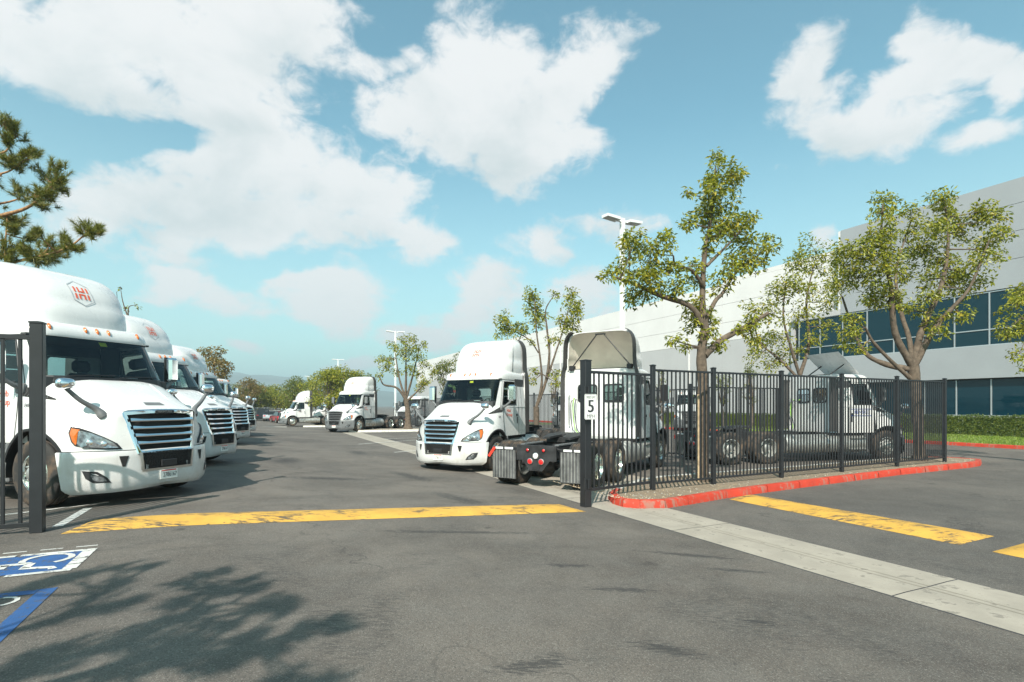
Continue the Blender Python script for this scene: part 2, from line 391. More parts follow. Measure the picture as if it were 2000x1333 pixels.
# ------------------------------------------------------------------ mesh helpers
class MB:
    def __init__(s): s.v = []; s.f = []; s.mi = []; s.mats = []
    def mid(s, m):
        if m not in s.mats: s.mats.append(m)
        return s.mats.index(m)
    def add(s, vs, fs, m, M=None):
        o = len(s.v); k = s.mid(m)
        s.v += [tuple(M @ Vector(p)) if M else tuple(p) for p in vs]
        s.f += [tuple(i + o for i in f) for f in fs]; s.mi += [k] * len(fs)
        return s
    def box(s, lo, hi, m, b=0.0, M=None):
        x0, y0, z0 = lo; x1, y1, z1 = hi
        if b <= 0:
            vs = [(x, y, z) for x in (x0, x1) for y in (y0, y1) for z in (z0, z1)]
            return s.add(vs, [(0, 1, 3, 2), (4, 6, 7, 5), (0, 4, 5, 1), (2, 3, 7, 6), (0, 2, 6, 4), (1, 5, 7, 3)], m, M)
        c = [(x0 + x1) / 2, (y0 + y1) / 2, (z0 + z1) / 2]; h = [abs(x1 - x0) / 2, abs(y1 - y0) / 2, abs(z1 - z0) / 2]
        b = min(b, min(h) * .95)
        vs = []; idx = {}
        for sx in (-1, 1):
            for sy in (-1, 1):
                for sz in (-1, 1):
                    for ax in range(3):
                        sg = (sx, sy, sz)
                        p = tuple(c[i] + sg[i] * (h[i] if i == ax else h[i] - b) for i in range(3))
                        idx[(sx, sy, sz, ax)] = len(vs); vs.append(p)
        fs = []
        for ax in range(3):
            o1, o2 = [i for i in range(3) if i != ax]
            for sg in (-1, 1):
                q = []
                for a, d in ((-1, -1), (1, -1), (1, 1), (-1, 1)):
                    k = [0, 0, 0]; k[ax] = sg; k[o1] = a; k[o2] = d; q.append(idx[(*k, ax)])
                fs.append(tuple(q))
        for ax in range(3):     # edge along ax
            o1, o2 = [i for i in range(3) if i != ax]
            for a in (-1, 1):
                for d in (-1, 1):
                    k0 = [0, 0, 0]; k0[o1] = a; k0[o2] = d; k1 = k0[:]; k0[ax] = -1; k1[ax] = 1
                    fs.append((idx[(*k0, o1)], idx[(*k1, o1)], idx[(*k1, o2)], idx[(*k0, o2)]))
        for sx in (-1, 1):
            for sy in (-1, 1):
                for sz in (-1, 1): fs.append(tuple(idx[(sx, sy, sz, a)] for a in range(3)))
        return s.add(vs, fs, m, M)
    def grid(s, rows, m, closed=False, M=None):
        n = len(rows[0]); vs = [p for r in rows for p in r]; fs = []
        for i in range(len(rows) - 1):
            for j in range(n if closed else n - 1):
                k = (j + 1) % n
                fs.append((i * n + j, i * n + k, (i + 1) * n + k, (i + 1) * n + j))
        return s.add(vs, fs, m, M)
    def tube(s, pts, r, m, seg=8, cap=True, M=None):
        pts = [Vector(p) for p in pts]; rr = r if isinstance(r, (list, tuple)) else [r] * len(pts)
        rows = []; prev = None
        for i, p in enumerate(pts):
            d = (pts[min(i + 1, len(pts) - 1)] - pts[max(i - 1, 0)])
            d = d.normalized() if d.length > 1e-9 else Vector((0, 0, 1))
            a = prev - d * prev.dot(d) if prev is not None else d.orthogonal()
            a = a.normalized() if a.length > 1e-6 else d.orthogonal().normalized(); prev = a
            c = d.cross(a)
            rows.append([p + (a * math.cos(2 * PI * k / seg) + c * math.sin(2 * PI * k / seg)) * rr[i] for k in range(seg)])
        o = len(s.v); s.grid(rows, m, True, M)
        if cap:
            k = s.mid(m); n = len(rows)
            s.f += [tuple(o + j for j in range(seg))[::-1], tuple(o + (n - 1) * seg + j for j in range(seg))]; s.mi += [k, k]
        return s
    def lathe(s, prof, m, seg=24, axis='y', c=(0, 0, 0), M=None):
        """profile of (radius, along axis)"""
        rows = []
        for k in range(seg + 1):
            a = 2 * PI * k / seg; ca, sa = math.cos(a), math.sin(a)
            if axis == 'y': rows.append([(c[0] + r * ca, c[1] + h, c[2] + r * sa) for r, h in prof])
            elif axis == 'x': rows.append([(c[0] + h, c[1] + r * ca, c[2] + r * sa) for r, h in prof])
            else: rows.append([(c[0] + r * ca, c[1] + r * sa, c[2] + h) for r, h in prof])
        rows[-1] = rows[0]
        n = len(prof); vs = [p for r in rows[:-1] for p in r]; fs = []
        for i in range(seg):
            k = (i + 1) % seg
            for j in range(n - 1): fs.append((i * n + j, i * n + j + 1, k * n + j + 1, k * n + j))
        return s.add(vs, fs, m, M)
    def poly(s, pts, m, M=None): return s.add(pts, [tuple(range(len(pts)))], m, M)
    def prism(s, pts, off, m, M=None):
        n = len(pts); off = Vector(off); vs = [Vector(p) for p in pts] + [Vector(p) + off for p in pts]
        fs = [tuple(range(n))[::-1], tuple(range(n, 2 * n))] + [(i, (i + 1) % n, n + (i + 1) % n, n + i) for i in range(n)]
        return s.add(vs, fs, m, M)
    def mesh(s, name, smooth=0.0, fix=True):
        me = bpy.data.meshes.new(name); me.from_pydata(s.v, [], s.f)
        for m in s.mats: me.materials.append(MATS[m])
        me.polygons.foreach_set('material_index', s.mi)
        if fix:
            bm = bmesh.new(); bm.from_mesh(me); bmesh.ops.remove_doubles(bm, verts=bm.verts, dist=1e-5)
            bmesh.ops.recalc_face_normals(bm, faces=bm.faces); bm.to_mesh(me); bm.free()
        if smooth:
            me.polygons.foreach_set('use_smooth', [True] * len(me.polygons)); me.set_sharp_from_angle(angle=math.radians(smooth))
        me.update()
        return me
    def build(s, name, parent=None, smooth=0.0, loc=None, fix=True, **tags):
        return link(name, s.mesh(name, smooth, fix), parent, loc, **tags)


def link(name, me, parent=None, loc=None, **tags):
    o = bpy.data.objects.new(name, me); COL.objects.link(o)
    if parent is not None: o.parent = parent
    if loc is not None: o.location = loc
    for k, v in tags.items(): o[k] = v
    return o


def thing(name, label, category, loc=(0, 0, 0), rz=0.0, group=None):
    o = bpy.data.objects.new(name, None); COL.objects.link(o); o.location = loc; o.rotation_euler = (0, 0, rz)
    o.empty_display_size = .2
    o['label'] = label; o['category'] = category
    if group: o['group'] = group
    return o


def copy_tree(o, parent=None):
    c = o.copy(); COL.objects.link(c); c.parent = parent
    for ch in list(o.children): copy_tree(ch, c)
    return c


def text_mesh(name, body, size, m, depth=.002, align='CENTER'):
    cu = bpy.data.curves.new(name, 'FONT'); cu.body = body; cu.size = size; cu.extrude = depth; cu.align_x = align; cu.align_y = 'CENTER'
    cu.resolution_u = 3
    o = bpy.data.objects.new(name, cu); COL.objects.link(o)
    bpy.context.view_layer.update()
    me = bpy.data.meshes.new_from_object(o.evaluated_get(bpy.context.evaluated_depsgraph_get()))
    bpy.data.objects.remove(o); me.name = name; me.materials.clear(); me.materials.append(MATS[m])
    return me


def frame_mat(origin, xdir, ydir):
    x = Vector(xdir).normalized(); y = Vector(ydir); y = (y - x * y.dot(x)).normalized(); z = x.cross(y)
    M = Matrix((x, y, z)).transposed().to_4x4(); M.translation = Vector(origin)
    return M


def catmull(ctrl, n):
    """n points along a smooth curve through ctrl"""
    ctrl = [Vector(c) for c in ctrl]; out = []; m = len(ctrl) - 1
    for i in range(n):
        t = i / (n - 1) * m; k = min(int(t), m - 1); f = t - k
        p1, p2 = ctrl[k], ctrl[k + 1]; p0 = ctrl[k - 1] if k > 0 else p1 * 2 - p2; p3 = ctrl[k + 2] if k + 2 <= m else p2 * 2 - p1
        out.append(.5 * ((2 * p1) + (p2 - p0) * f + (2 * p0 - 5 * p1 + 4 * p2 - p3) * f * f + (3 * p1 - p0 - 3 * p2 + p3) * f ** 3))
    return out


def lerp_tab(tab, z):
    if z <= tab[0][0]: return tab[0][1:]
    for a, b in zip(tab, tab[1:]):
        if z <= b[0]:
            f = (z - a[0]) / (b[0] - a[0]); return tuple(p + (q - p) * f for p, q in zip(a[1:], b[1:]))
    return tab[-1][1:]
#==SETTING==
# ------------------------------------------------------------------ the setting: ground, gutter, markings, islands
def ground():
    S = [-6000, -300, -40, -12, -7.4, -7.0, -6.6, -5, -3, -1.1, -.7, -.3, 1.2, 8, 40, 300, 6000]
    T = [-3000, -200, -30, -8, 0, 6, 12, 20, 40, 43, 46, 49, 52, 55, 58, 61, 64, 80, 200, 1500, 9000]
    b = MB(); b.grid([[st(s, t, gz(*st(s, t).xy)) for t in T] for s in S], 'asphalt')
    b.build('ground', kind='structure')


ground()


def gutter():
    root = None
    t = -6.0; i = 0; base = MB()
    base.grid([[st(-.32, a, .002), st(.87, a, .002)] for a in (-8, 43)], 'joint')
    root = base.build('gutter', kind='structure')
    while t < 38:
        L = 3.05 if t < 20 else 6.1
        b = MB()
        prof = [(-.30, .0045), (-.1, .008), (.16, .006), (.27, .0035), (.29, .0035), (.4, .006), (.65, .008), (.85, .0045)]
        b.grid([[st(s, a, z) for s, z in prof] for a in (t + .008, t + L - .008)], 'gutter')
        b.build('slab', root)
        for s0 in (.235, .33): MB().grid([[st(s0, a, .0075), st(s0 + .03, a, .0075)] for a in (t + .01, t + L - .01)], 'padconcrete').build('seam', root)
        t += L


gutter()


def sheet(name, pts, m, dz=.005, parent=None, sub=1, **tags):
    """flat marking that follows the ground"""
    b = MB()
    if len(pts) == 4 and sub > 1:
        p = [Vector((q[0], q[1], 0)) for q in pts]
        rows = []
        for i in range(sub + 1):
            f = i / sub; a = p[0].lerp(p[1], f); c = p[3].lerp(p[2], f)
            rows.append([(q.x, q.y, gz(q.x, q.y) + dz) for q in (a, a.lerp(c, .5), c)])
        b.grid(rows, m)
    else: b.poly([(q[0], q[1], gz(q[0], q[1]) + dz) for q in pts], m)
    return b.build(name, parent, **tags)


def bump(name, a, b_, c, d, h, label):
    """a,b far edge left-right; d,c near edge left-right"""
    n = 24; rows = []
    for i in range(n + 1):
        f = i / n; p = a.lerp(b_, f); q = d.lerp(c, f)
        e = min(1, f / .05, (1 - f) / .05)
        r = []
        for j in range(9):
            g = j / 8; x = p.lerp(q, g); z = gz(x.x, x.y) + .003 + h * math.sin(PI * g) ** .75 * math.sin(e * PI / 2)
            r.append((x.x, x.y, z))
        rows.append(r)
    m = MB().grid(rows, 'yellowroad')
    m.build(name, smooth=60, label=label, category='speed bump', group='yellow speed bumps')


bump('speed_bump', G(185, 1016), G(1092, 985.5), G(1145, 1000), G(118, 1044), .055, 'long worn yellow speed bump across the open gateway')
bump('speed_bump', G(1463, 966.5), G(1942, 1048), G(1873, 1065), G(1424, 976), .055, 'yellow speed bump in the drive beside the red kerb')
e1, e2 = G(1942, 1048) - G(1463, 966.5), G(1873, 1065) - G(1424, 976)
o1, o2 = G(2003, 1061), G(1937, 1078.5)
bump('speed_bump', o1, o1 + e1 * .9, o2 + e2 * .9, o2, .055, 'yellow speed bump cut off by the right edge of the picture')


def markings():
    # accessible parking square with the wheelchair symbol
    fr = G(190.8, 1071.7); a = -GT; w = -GN
    def P(i, j): q = fr + a * i + w * j; return (q.x, q.y)
    sq = .86
    root = sheet('parking_symbol', [P(.07, .11), P(sq - .07, .11), P(sq - .07, 1.2), P(.07, 1.2)], 'blueroad', .004, label='blue and white wheelchair symbol painted on the asphalt', category='road marking')
    for (i0, i1, j0, j1) in [(0, .07, .0, .62), (0, .07, .66, 1.27), (sq - .07, sq, .03, .5), (sq - .07, sq, .54, 1.27), (.075, .38, 0, .11), (.40, .6, 0, .11), (.62, sq - .075, 0, .11)]:
        sheet('border', [P(i0, j0), P(i1, j0), P(i1, j1), P(i0, j1)], 'whiteroad', .006, root)
    # figure lies with its head towards the left of the picture
    def stroke(pts, wd):
        b = MB(); rows = []
        for k, p in enumerate(pts):
            d = Vector(pts[min(k + 1, len(pts) - 1)]) - Vector(pts[max(k - 1, 0)]); d.normalize(); nn = Vector((-d.y, d.x))
            r = []
            for sgn in (-1, 1):
                q = P(p[0] + nn.x * wd / 2 * sgn, p[1] + nn.y * wd / 2 * sgn); r.append((q[0], q[1], gz(*q) + .008))
            rows.append(r)
        b.grid(rows, 'whiteroad').build('symbol_stroke', root)
    stroke([(.30 + .19 * math.cos(t), .34 + .19 * math.sin(t)) for t in [math.radians(x) for x in range(60, 331, 18)]], .055)
    stroke([(.42, .80), (.42, .46), (.43, .45)], .085); stroke([(.43, .43), (.60, .43)], .075); stroke([(.60, .46), (.66, .22), (.73, .19)], .07); stroke([(.42, .62), (.56, .62)], .06)
    stroke([(.42 + .03 * math.cos(t), .90 + .03 * math.sin(t)) for t in [k * PI / 5 for k in range(11)]], .06)
    # faint earlier line beyond the square
    q = fr - a * .14
    for k in range(4): sheet('stall_line', [(q + w * (.03 + .3 * k)).xy, (q + w * (.22 + .3 * k)).xy, (q + w * (.22 + .3 * k) - a * .035).xy, (q + w * (.03 + .3 * k) - a * .035).xy], 'whiteroad', .004,
                             label=['rightmost', 'second', 'third', 'leftmost'][k] + ' of the faint white dashes beyond the wheelchair symbol', category='road marking', group='faint white dashes beyond the wheelchair square')
    # blue hatched aisle beside it
    c = G(114, 1148)
    rt = MB()
    def Q(i, j): v = c + a * i + w * j; return (v.x, v.y, gz(v.x, v.y) + .004)
    rt.poly([Q(0, 0), Q(2.6, 0), Q(2.6, .12), Q(0, .12)], 'blueroad')
    root = rt.build('aisle_outline', label='blue painted outline of the access aisle at lower left', category='road marking')
    MB().poly([Q(0, .125), Q(.12, .125), Q(.12, 1.8), Q(0, 1.8)], 'blueroad').build('border_line', root)
    tm = text_mesh('lettering', 'NO', .34, 'whiteroad', .0005)
    o = link('lettering', tm, root); v = G(-48, 1184)
    o.matrix_world = frame_mat((v.x, v.y, gz(v.x, v.y) + .005), -w, -a)
    # white stall lines by the first truck
    def line(p, q, wd, label):
        d = (q - p).normalized(); nn = Vector((-d.y, d.x, 0)) * wd / 2
        sheet('stall_line', [(p - nn).xy, (q - nn).xy, (q + nn).xy, (p + nn).xy], 'whiteroad', .004, label=label, category='road marking')
    line(G(172, 993), G(112, 1029), .11, 'short white line on the asphalt under the gate shadow')
    line(G(-40, 1012), G(212, 982), .09, 'thin white stall line running under the nearest truck on the left')
    for k, (u0, v0, u1, v1) in enumerate([(735, 858, 822, 855), (700, 868, 812, 860), (770, 884, 820, 880)]):
        line(G(u0, v0), G(u1, v1), .1, ['far', 'middle', 'nearest'][k] + ' white stall line between the gutter and the centre truck')
    sheet('lane_patch', [G(480, 836).xy, G(560, 836).xy, G(560, 833.5).xy, G(480, 833.5).xy], 'concrete', .004, label='pale strip of concrete along the far end of the yard', category='paving')


markings()


def island(name, outline, m_kerb, m_top, label, zb=0.0, h=.15, seg=1.2, kw=.15):
    """raised bed: kerb stones round a filled top"""
    n = len(outline); cen = sum((Vector(p) for p in outline), Vector((0, 0))) / n
    root = MB()
    ins = []
    for i, p in enumerate(outline):
        p = Vector(p); a = Vector(outline[i - 1]); c = Vector(outline[(i + 1) % n])
        d = ((p - a).normalized() + (c - p).normalized()); d = d.normalized() if d.length > 1e-6 else (c - p).normalized()
        nn = Vector((-d.y, d.x))
        if nn.dot(cen - p) < 0 and False: nn = -nn
        ins.append((p, nn))
    area = sum(outline[i][0] * outline[(i + 1) % n][1] - outline[(i + 1) % n][0] * outline[i][1] for i in range(n))
    sg = 1 if area > 0 else -1
    inner = [p + nn * kw * sg for p, nn in ins]
    root.poly([(q.x, q.y, zb + h - .012) for q in inner], m_top)
    ro = root.build(name, label=label, category='planting bed')
    for i in range(n):
        j = (i + 1) % n; L = (ins[j][0] - ins[i][0]).length; k = max(1, round(L / seg))
        for q in range(k):
            g = .004 / max(L / k, .01)
            f0, f1 = q / k + g, (q + 1) / k - g
            A, B = ins[i][0].lerp(ins[j][0], f0), ins[i][0].lerp(ins[j][0], f1); C, D = inner[i].lerp(inner[j], f1), inner[i].lerp(inner[j], f0)
            b = MB(); rows = []
            for (o_, i_) in ((A, D), (B, C)):
                w = (i_ - o_); 
                rows.append([(o_.x, o_.y, zb - .02), ((o_ + w * .12).x, (o_ + w * .12).y, zb + h - .025), ((o_ + w * .28).x, (o_ + w * .28).y, zb + h), (i_.x, i_.y, zb + h - .002), (i_.x, i_.y, zb)])
            b.grid(rows, m_kerb if not callable(m_kerb) else m_kerb(i))
            b.build('kerb_stone', ro, smooth=50)
    return ro


fr_px = [(1187, 975), (1196, 985), (1216, 991.5), (1250, 994.5), (1300, 993.5), (1345, 986.5), (1420, 973.5), (1500, 962), (1620, 946), (1760, 928), (1895, 914), (1915, 910.5), (1918, 906)]
front = [G(u, v).xy for u, v in fr_px]
back = [(14.5, 18.0), (13.6, 18.35), (8.4, 15.6), (5.6, 14.2), (3.6, 13.2), (2.9, 12.6), (2.1, 11.2)]
outl = [tuple(p) for p in front] + back
isl = island('planting_island', outl, lambda i: 'kerbred' if i < len(fr_px) + 1 or i == len(outl) - 1 else 'kerbwhite', 'dirt', 'red kerbed dirt island under the front fence')
# loose stones and litter on the dirt
g = MB()
for k in range(1500):
    f = R.random(); i = int(f * 11); a = front[min(i + 1, 11)].lerp(front[min(i + 2, 12)], f * 11 - i); q = a + Vector((-.42, .9)) * (.2 + 2.2 * R.random() ** 1.6)
    r = R.uniform(.006, .02)
    if q.y > 17.5: continue
    M = Matrix.Translation((q.x, q.y, .14 + r * .3)) @ Matrix.Rotation(R.uniform(0, 6), 4, 'Z')
    g.add([(r, 0, 0), (0, r * .8, 0), (-r, 0, 0), (0, -r * .7, 0), (0, 0, r * .8)], [(0, 1, 4), (1, 2, 4), (2, 3, 4), (3, 0, 4)], R.choice(['dirt', 'concrete', 'stake']), M)
g.build('gravel', kind='stuff', fix=False, label='loose gravel and leaf litter on the island dirt', category='gravel')
# concrete pad beside the gutter under the parked chassis
sheet('concrete_apron', [st(.86, 8.4).xy, st(3.2, 9.6).xy, st(3.2, 16).xy, st(.86, 16).xy], 'padconcrete', .003, kind='structure')
def isl_px(name, pts, label, top='dirt', kerb='kerbwhite', z=0.0):
    return island(name, [tuple(p) for p in pts], kerb, top, label, z, .15, 2.4)
isl_px('planting_island', [(-11.2, 37.2), (-3.5, 39.6), (-2.6, 41.4), (-11.0, 39.4)], 'pale kerbed island in front of the truck with the grey bumper')
isl_px('planting_island', [(-23.0, 59.8), (-17.0, 61.2), (-16.6, 63.6), (-22.7, 62.4)], 'far pale kerbed island beside the side-on truck', z=-.52)
isl_px('planting_island', [(.2, 20.3), (2.4, 21.4), (2.0, 23.6), (-.4, 22.6)], 'small bed behind the centre truck')


# ------------------------------------------------------------------ distant land and the air before it
def hills():
    b = MB(); rows = []
    prof = [(300, 760), (340, 742), (400, 728), (450, 722), (500, 731), (540, 730), (580, 736), (620, 745), (680, 752), (760, 764), (860, 774), (1100, 778), (1500, 780), (2200, 782)]
    def top(u):
        u = max(prof[0][0], min(prof[-1][0], u))
        for a, c in zip(prof, prof[1:]):
            if u <= c[0]: return a[1] + (c[1] - a[1]) * (u - a[0]) / (c[0] - a[0])
    D = 2200
    for j in range(9):
        f = j / 8; r = []
        for i in range(140):
            u = -900 + i * 24; x = (u - 1000) / FPX * D; h = (V0 - top(u)) / FPX * D
            zz = h * math.sin(f * PI / 2) * (1 + .10 * noise.noise((x / 90, f * 3, 0)) + .05 * noise.noise((x / 28, f * 9, 3)))
            r.append((x + 60 * noise.noise((x / 200, f * 4, 7)), D - 700 * (1 - f), zz - 4))
        rows.append(r)
    b.grid(rows, 'hillrock').build('hills', smooth=180, kind='structure')


hills()
m = bpy.data.materials.new('haze'); m.use_nodes = True; MATS['haze'] = m
N = NT(m.node_tree); N.n.clear(); o_ = N.new('ShaderNodeOutputMaterial'); pv = N.new('ShaderNodeVolumePrincipled')
pv.inputs['Color'].default_value = (.72, .90, .98, 1); pv.inputs['Density'].default_value = .00058; pv.inputs['Anisotropy'].default_value = .2
N.l.new(pv.outputs[0], o_.inputs['Volume'])
HAZE = True
if HAZE: MB().box((-4500, -300, -6), (4500, 4500, 175), 'haze').build('haze', kind='stuff', label='thin pale haze over the far land', category='haze')


# ------------------------------------------------------------------ warehouse
def building():
    root = thing('warehouse', 'long grey and white tilt-up warehouse with blue office windows', 'building', st(33, 20, 0))
    def B(name, s0, s1, t0, t1, z0, z1, m, parent=root, bev=0):
        b = MB(); vs = [st(s, t, z) - root.location for s in (s0, s1) for t in (t0, t1) for z in (z0, z1)]
        if name == 'window_pane':       # panes never sit quite true
            j = [R.uniform(-.006, .006) for _ in range(4)]; vs = [v + GN * j[k % 4] for k, v in enumerate(vs)]
        b.add(vs, [(0, 1, 3, 2), (4, 6, 7, 5), (0, 4, 5, 1), (2, 3, 7, 6), (0, 2, 6, 4), (1, 5, 7, 3)], m)
        return b.build(name, parent)
    # dark core behind the joints
    B('wall_core', 33.12, 60, 6, 25.3, 8.5, 14.4, 'joint'); B('wall_core', 33.72, 60, 25.5, 140, -.8, 12.9, 'joint')
    # office block, panels of blue-grey concrete
    zj = [8.55, 10.15, 11.7, 13.24, 14.65]
    for a, c in zip(zj, zj[1:]):
        for t0, t1 in ((5.5, 12.0), (12.0, 18.6), (18.6, 25.4)):
            B('wall_panel', 33.0, 33.4, t0 + .006, t1 - .006, a + .012, c - .012, 'wallblue')
    B('end_wall', 33.05, 59.9, 25.4, 25.62, 8.5, 14.62, 'wallwhite')
    B('spandrel', 32.95, 33.5, 5.5, 29.4, 3.46, 5.36, 'wallblue')
    B('spandrel', 33.0, 33.45, 25.43, 29.4, 8.5, 8.9, 'wallgrey')
    B('sill_wall', 33.0, 33.45, 5.5, 26, 0, 1.22, 'wallblue')
    B('pier', 33.0, 33.45, 26.02, 29.4, 0, 3.44, 'wallblue')
    B('soffit', 33.3, 36, 5.5, 26, 3.40, 3.455, 'joint')
    B('return_wall', 33.3, 33.7, 29.4, 29.7, 0, 8.9, 'wallgrey')
    B('lobby_back', 36, 36.2, 5.5, 26, 0, 8.5, 'matteblack')
    t = 6.05
    cols = [6.05 + 1.75 * k for k in range(14)]
    for k in range(13):
        a, c = cols[k], cols[k + 1]
        for (z0, z1) in ((5.42, 6.28), (6.34, 8.46)):
            B('window_pane', 33.10, 33.13, a + .03, c - .03, z0, z1, 'windowblue')
        B('mullion', 33.04, 33.16, c - .03, c + .03, 5.37, 8.5, 'mullion')
        B('transom', 33.05, 33.15, a + .03, c - .03, 6.28, 6.34, 'mullion'); B('sill', 33.02, 33.16, a + .03, c - .03, 5.365, 5.42, 'mullion'); B('head', 33.05, 33.15, a + .03, c - .03, 8.46, 8.52, 'mullion')
        if k < 11:
            B('window_pane', 33.30, 33.33, a + .03, c - .03, 1.28, 3.38, 'windowblue')
            B('mullion', 33.25, 33.36, c - .03, c + .03, 1.22, 3.40, 'mullion'); B('sill', 33.02, 33.36, a + .03, c - .03, 1.225, 1.28, 'mullion')
    # warehouse wall beyond, white above grey
    zs = [-.8, 7.8, 9.5, 11.2, 13.1]
    T = [29.72, 37, 45, 53, 61.5, 70, 79, 88, 98, 110, 124, 140]
    for i in range(len(T) - 1):
        for j in range(4):
            top = zs[j + 1]
            B('wall_panel', 33.6, 34.0, T[i] + .008, T[i + 1] - .008, zs[j] + .012, top - (.012 if j < 3 else 0), 'wallgrey' if j == 0 else 'wallwhite')
    B('wall_panel', 33.62, 34.0, 25.66, 37, 13.12, 13.5, 'wallwhite')
    for j in range(3): B('wall_panel', 33.61, 34.0, 25.65, 29.7, max(8.92, zs[j + 1]) + .012, zs[j + 2] - .012, 'wallwhite')
    for t in (64.0, 66.2, 68.4, 90.0, 41.2): B('downpipe', 33.5, 33.59, t, t + .16, .1, 12.6, 'wallwhite')
    B('roof', 33.45, 59.8, 5.6, 25.3, 14.3, 14.42, 'joint'); B('roof', 34.0, 59.8, 25.7, 139.9, 12.8, 12.95, 'joint')


building()

# lawn, hedge and far kerb before the building
sheet('lawn', [st(23.6, 2).xy, st(23.6, 60).xy, st(33.0, 60).xy, st(33.0, 2).xy], 'lawn', .12, kind='structure')
kb = MB(); kb.grid([[st(s, t, z) for s, z in ((23.42, -.01), (23.44, .13), (23.48, .15), (23.6, .15))] for t in (2, 60)], 'kerbred')
kr = thing('kerb', 'dull red kerb along the lawn by the office windows', 'kerb', st(23.4, 20, 0))
for k in range(24):
    t = 2 + k * 2.4; kb = MB(); kb.grid([[st(s, tt, z) - kr.location for s, z in ((23.42, -.01), (23.44, .13), (23.48, .15), (23.61, .15), (23.61, .1))] for tt in (t + .006, t + 2.394)], 'kerbred'); kb.build('kerb_stone', kr)
gr = MB()
for k in range(26000):
    s = R.uniform(23.62, 31.6); t = R.uniform(8, 27) if R.random() < .85 else R.uniform(27, 45); p = st(s, t, .12); a = R.uniform(0, 6.28); h = R.uniform(.05, .11); w = .016
    d = Vector((math.cos(a), math.sin(a), 0)); l = Vector((R.uniform(-.04, .04), R.uniform(-.04, .04), h))
    gr.add([p - d * w, p + d * w, p + l], [(0, 1, 2)], 'grassblade')
gr.build('grass', kind='stuff', fix=False, label='short mown grass before the hedge', category='grass')


def hedge(t0, t1, s0, s1, h, label, n):
    root = thing('hedge', label, 'hedge', st((s0 + s1) / 2, (t0 + t1) / 2, .1))
    b = MB(); vs = [st(s, t, z) - root.location for s in (s0 + .12, s1 - .1) for t in (t0 + .1, t1 - .1) for z in (.05, h - .1)]
    b.add(vs, [(0, 1, 3, 2), (4, 6, 7, 5), (0, 4, 5, 1), (2, 3, 7, 6), (0, 2, 6, 4), (1, 5, 7, 3)], 'leafdark'); b.build('inner_growth', root)
    f = MB()
    for k in range(n):
        t = R.uniform(t0, t1)
        if R.random() < .72: s = s0 + R.gauss(.07, .05); z = R.uniform(.08, h)
        else: s = R.uniform(s0, s1); z = h + R.gauss(-.04, .04)
        z += .03 * math.sin(t * 3.1)
        p = st(s, t, z) - root.location; r = R.uniform(.03, .06)
        M = Matrix.Translation(p) @ Matrix.Rotation(R.uniform(0, 6.28), 4, (R.uniform(-1, 1), R.uniform(-1, 1), R.uniform(-1, 1)))
        f.add([(-r, 0, 0), (0, r * .5, .01), (r, 0, 0), (0, -r * .5, .01)], [(0, 1, 2, 3)], 'hedgeleaf', M)
    f.build('foliage', root, fix=False)


hedge(9, 25.5, 31.3, 32.5, 1.27, 'clipped green hedge under the office windows', 16000)
hedge(26.5, 46, 31.3, 32.5, 1.2, 'dark clipped hedge seen through the fence before the long wall', 9000)
# ------------------------------------------------------------------ fences and gates
_bar = {}


def bar_mesh(w, h, name='picket'):
    k = (round(w, 4), round(h, 3))
    if k not in _bar: _bar[k] = MB().box((-w / 2, -w / 2, 0), (w / 2, w / 2, h), 'fence', w * .12).mesh(name)
    return _bar[k]


def post(root, p, w, h, ang, cap=True):
    b = MB().box((-w / 2, -w / 2, 0), (w / 2, w / 2, h - .035), 'fence', .006)
    if cap:
        c = w / 2 + .006
        b.add([(-c, -c, h - .034), (c, -c, h - .034), (c, c, h - .034), (-c, c, h - .034), (-c, -c, h - .016), (c, -c, h - .016), (c, c, h - .016), (-c, c, h - .016), (0, 0, h)],
              [(3, 2, 1, 0), (0, 1, 5, 4), (1, 2, 6, 5), (2, 3, 7, 6), (3, 0, 4, 7), (4, 5, 8), (5, 6, 8), (6, 7, 8), (7, 4, 8)], 'fence')
    o = b.build('post', root, loc=p); o.rotation_euler = (0, 0, ang); return o


def span(root, a, b, z0, z1, spacing, pw=.026, rail=.042, pad=.06, over=0.0, joined=False):
    """two rails and their pickets between two posts; a, b local to root"""
    d = b - a; L = math.hypot(d.x, d.y); ang = math.atan2(d.y, d.x); sl = (b.z - a.z)
    for z in (z0, z1):
        m = MB(); M = frame_mat(a + Vector((0, 0, z)), d, Vector((-d.y, d.x, 0)))
        m.box((pad, -rail / 2, -rail / 2), (d.length - pad, rail / 2, rail / 2), 'fence', .004, M); m.build('rail', root)
    n = max(1, round((L - 2 * pad) / spacing)); me = bar_mesh(pw, z1 - z0 + over - rail + .004)
    jm = MB()
    for k in range(1, n):
        f = (pad + (L - 2 * pad) * k / n) / L; p = a.lerp(b, f) + Vector((0, 0, z0 + rail / 2 - .002))
        if joined: jm.box((p.x - pw / 2, p.y - pw / 2, p.z), (p.x + pw / 2, p.y + pw / 2, p.z + z1 - z0 - rail), 'fence')
        else:
            o = link('picket', me, root, p); o.rotation_euler = (0, 0, ang)
    if joined: jm.build('picket_row', root, fix=False, kind='stuff')


def fence(label, pts, h, spacing, pw=.026, postw=.075, joined=False, base=.14, top=.12, pads=None):
    pts = [Vector(p) for p in pts]
    root = thing('fence', label, 'fence', pts[0])
    q = [p - pts[0] for p in pts]
    for i, p in enumerate(q):
        d = q[min(i + 1, len(q) - 1)] - q[max(i - 1, 0)]; post(root, p, postw, h, math.atan2(d.y, d.x))
    for a, b in zip(q, q[1:]): span(root, a, b, base, h - top, spacing, pw, joined=joined, pad=postw / 2)
    return root


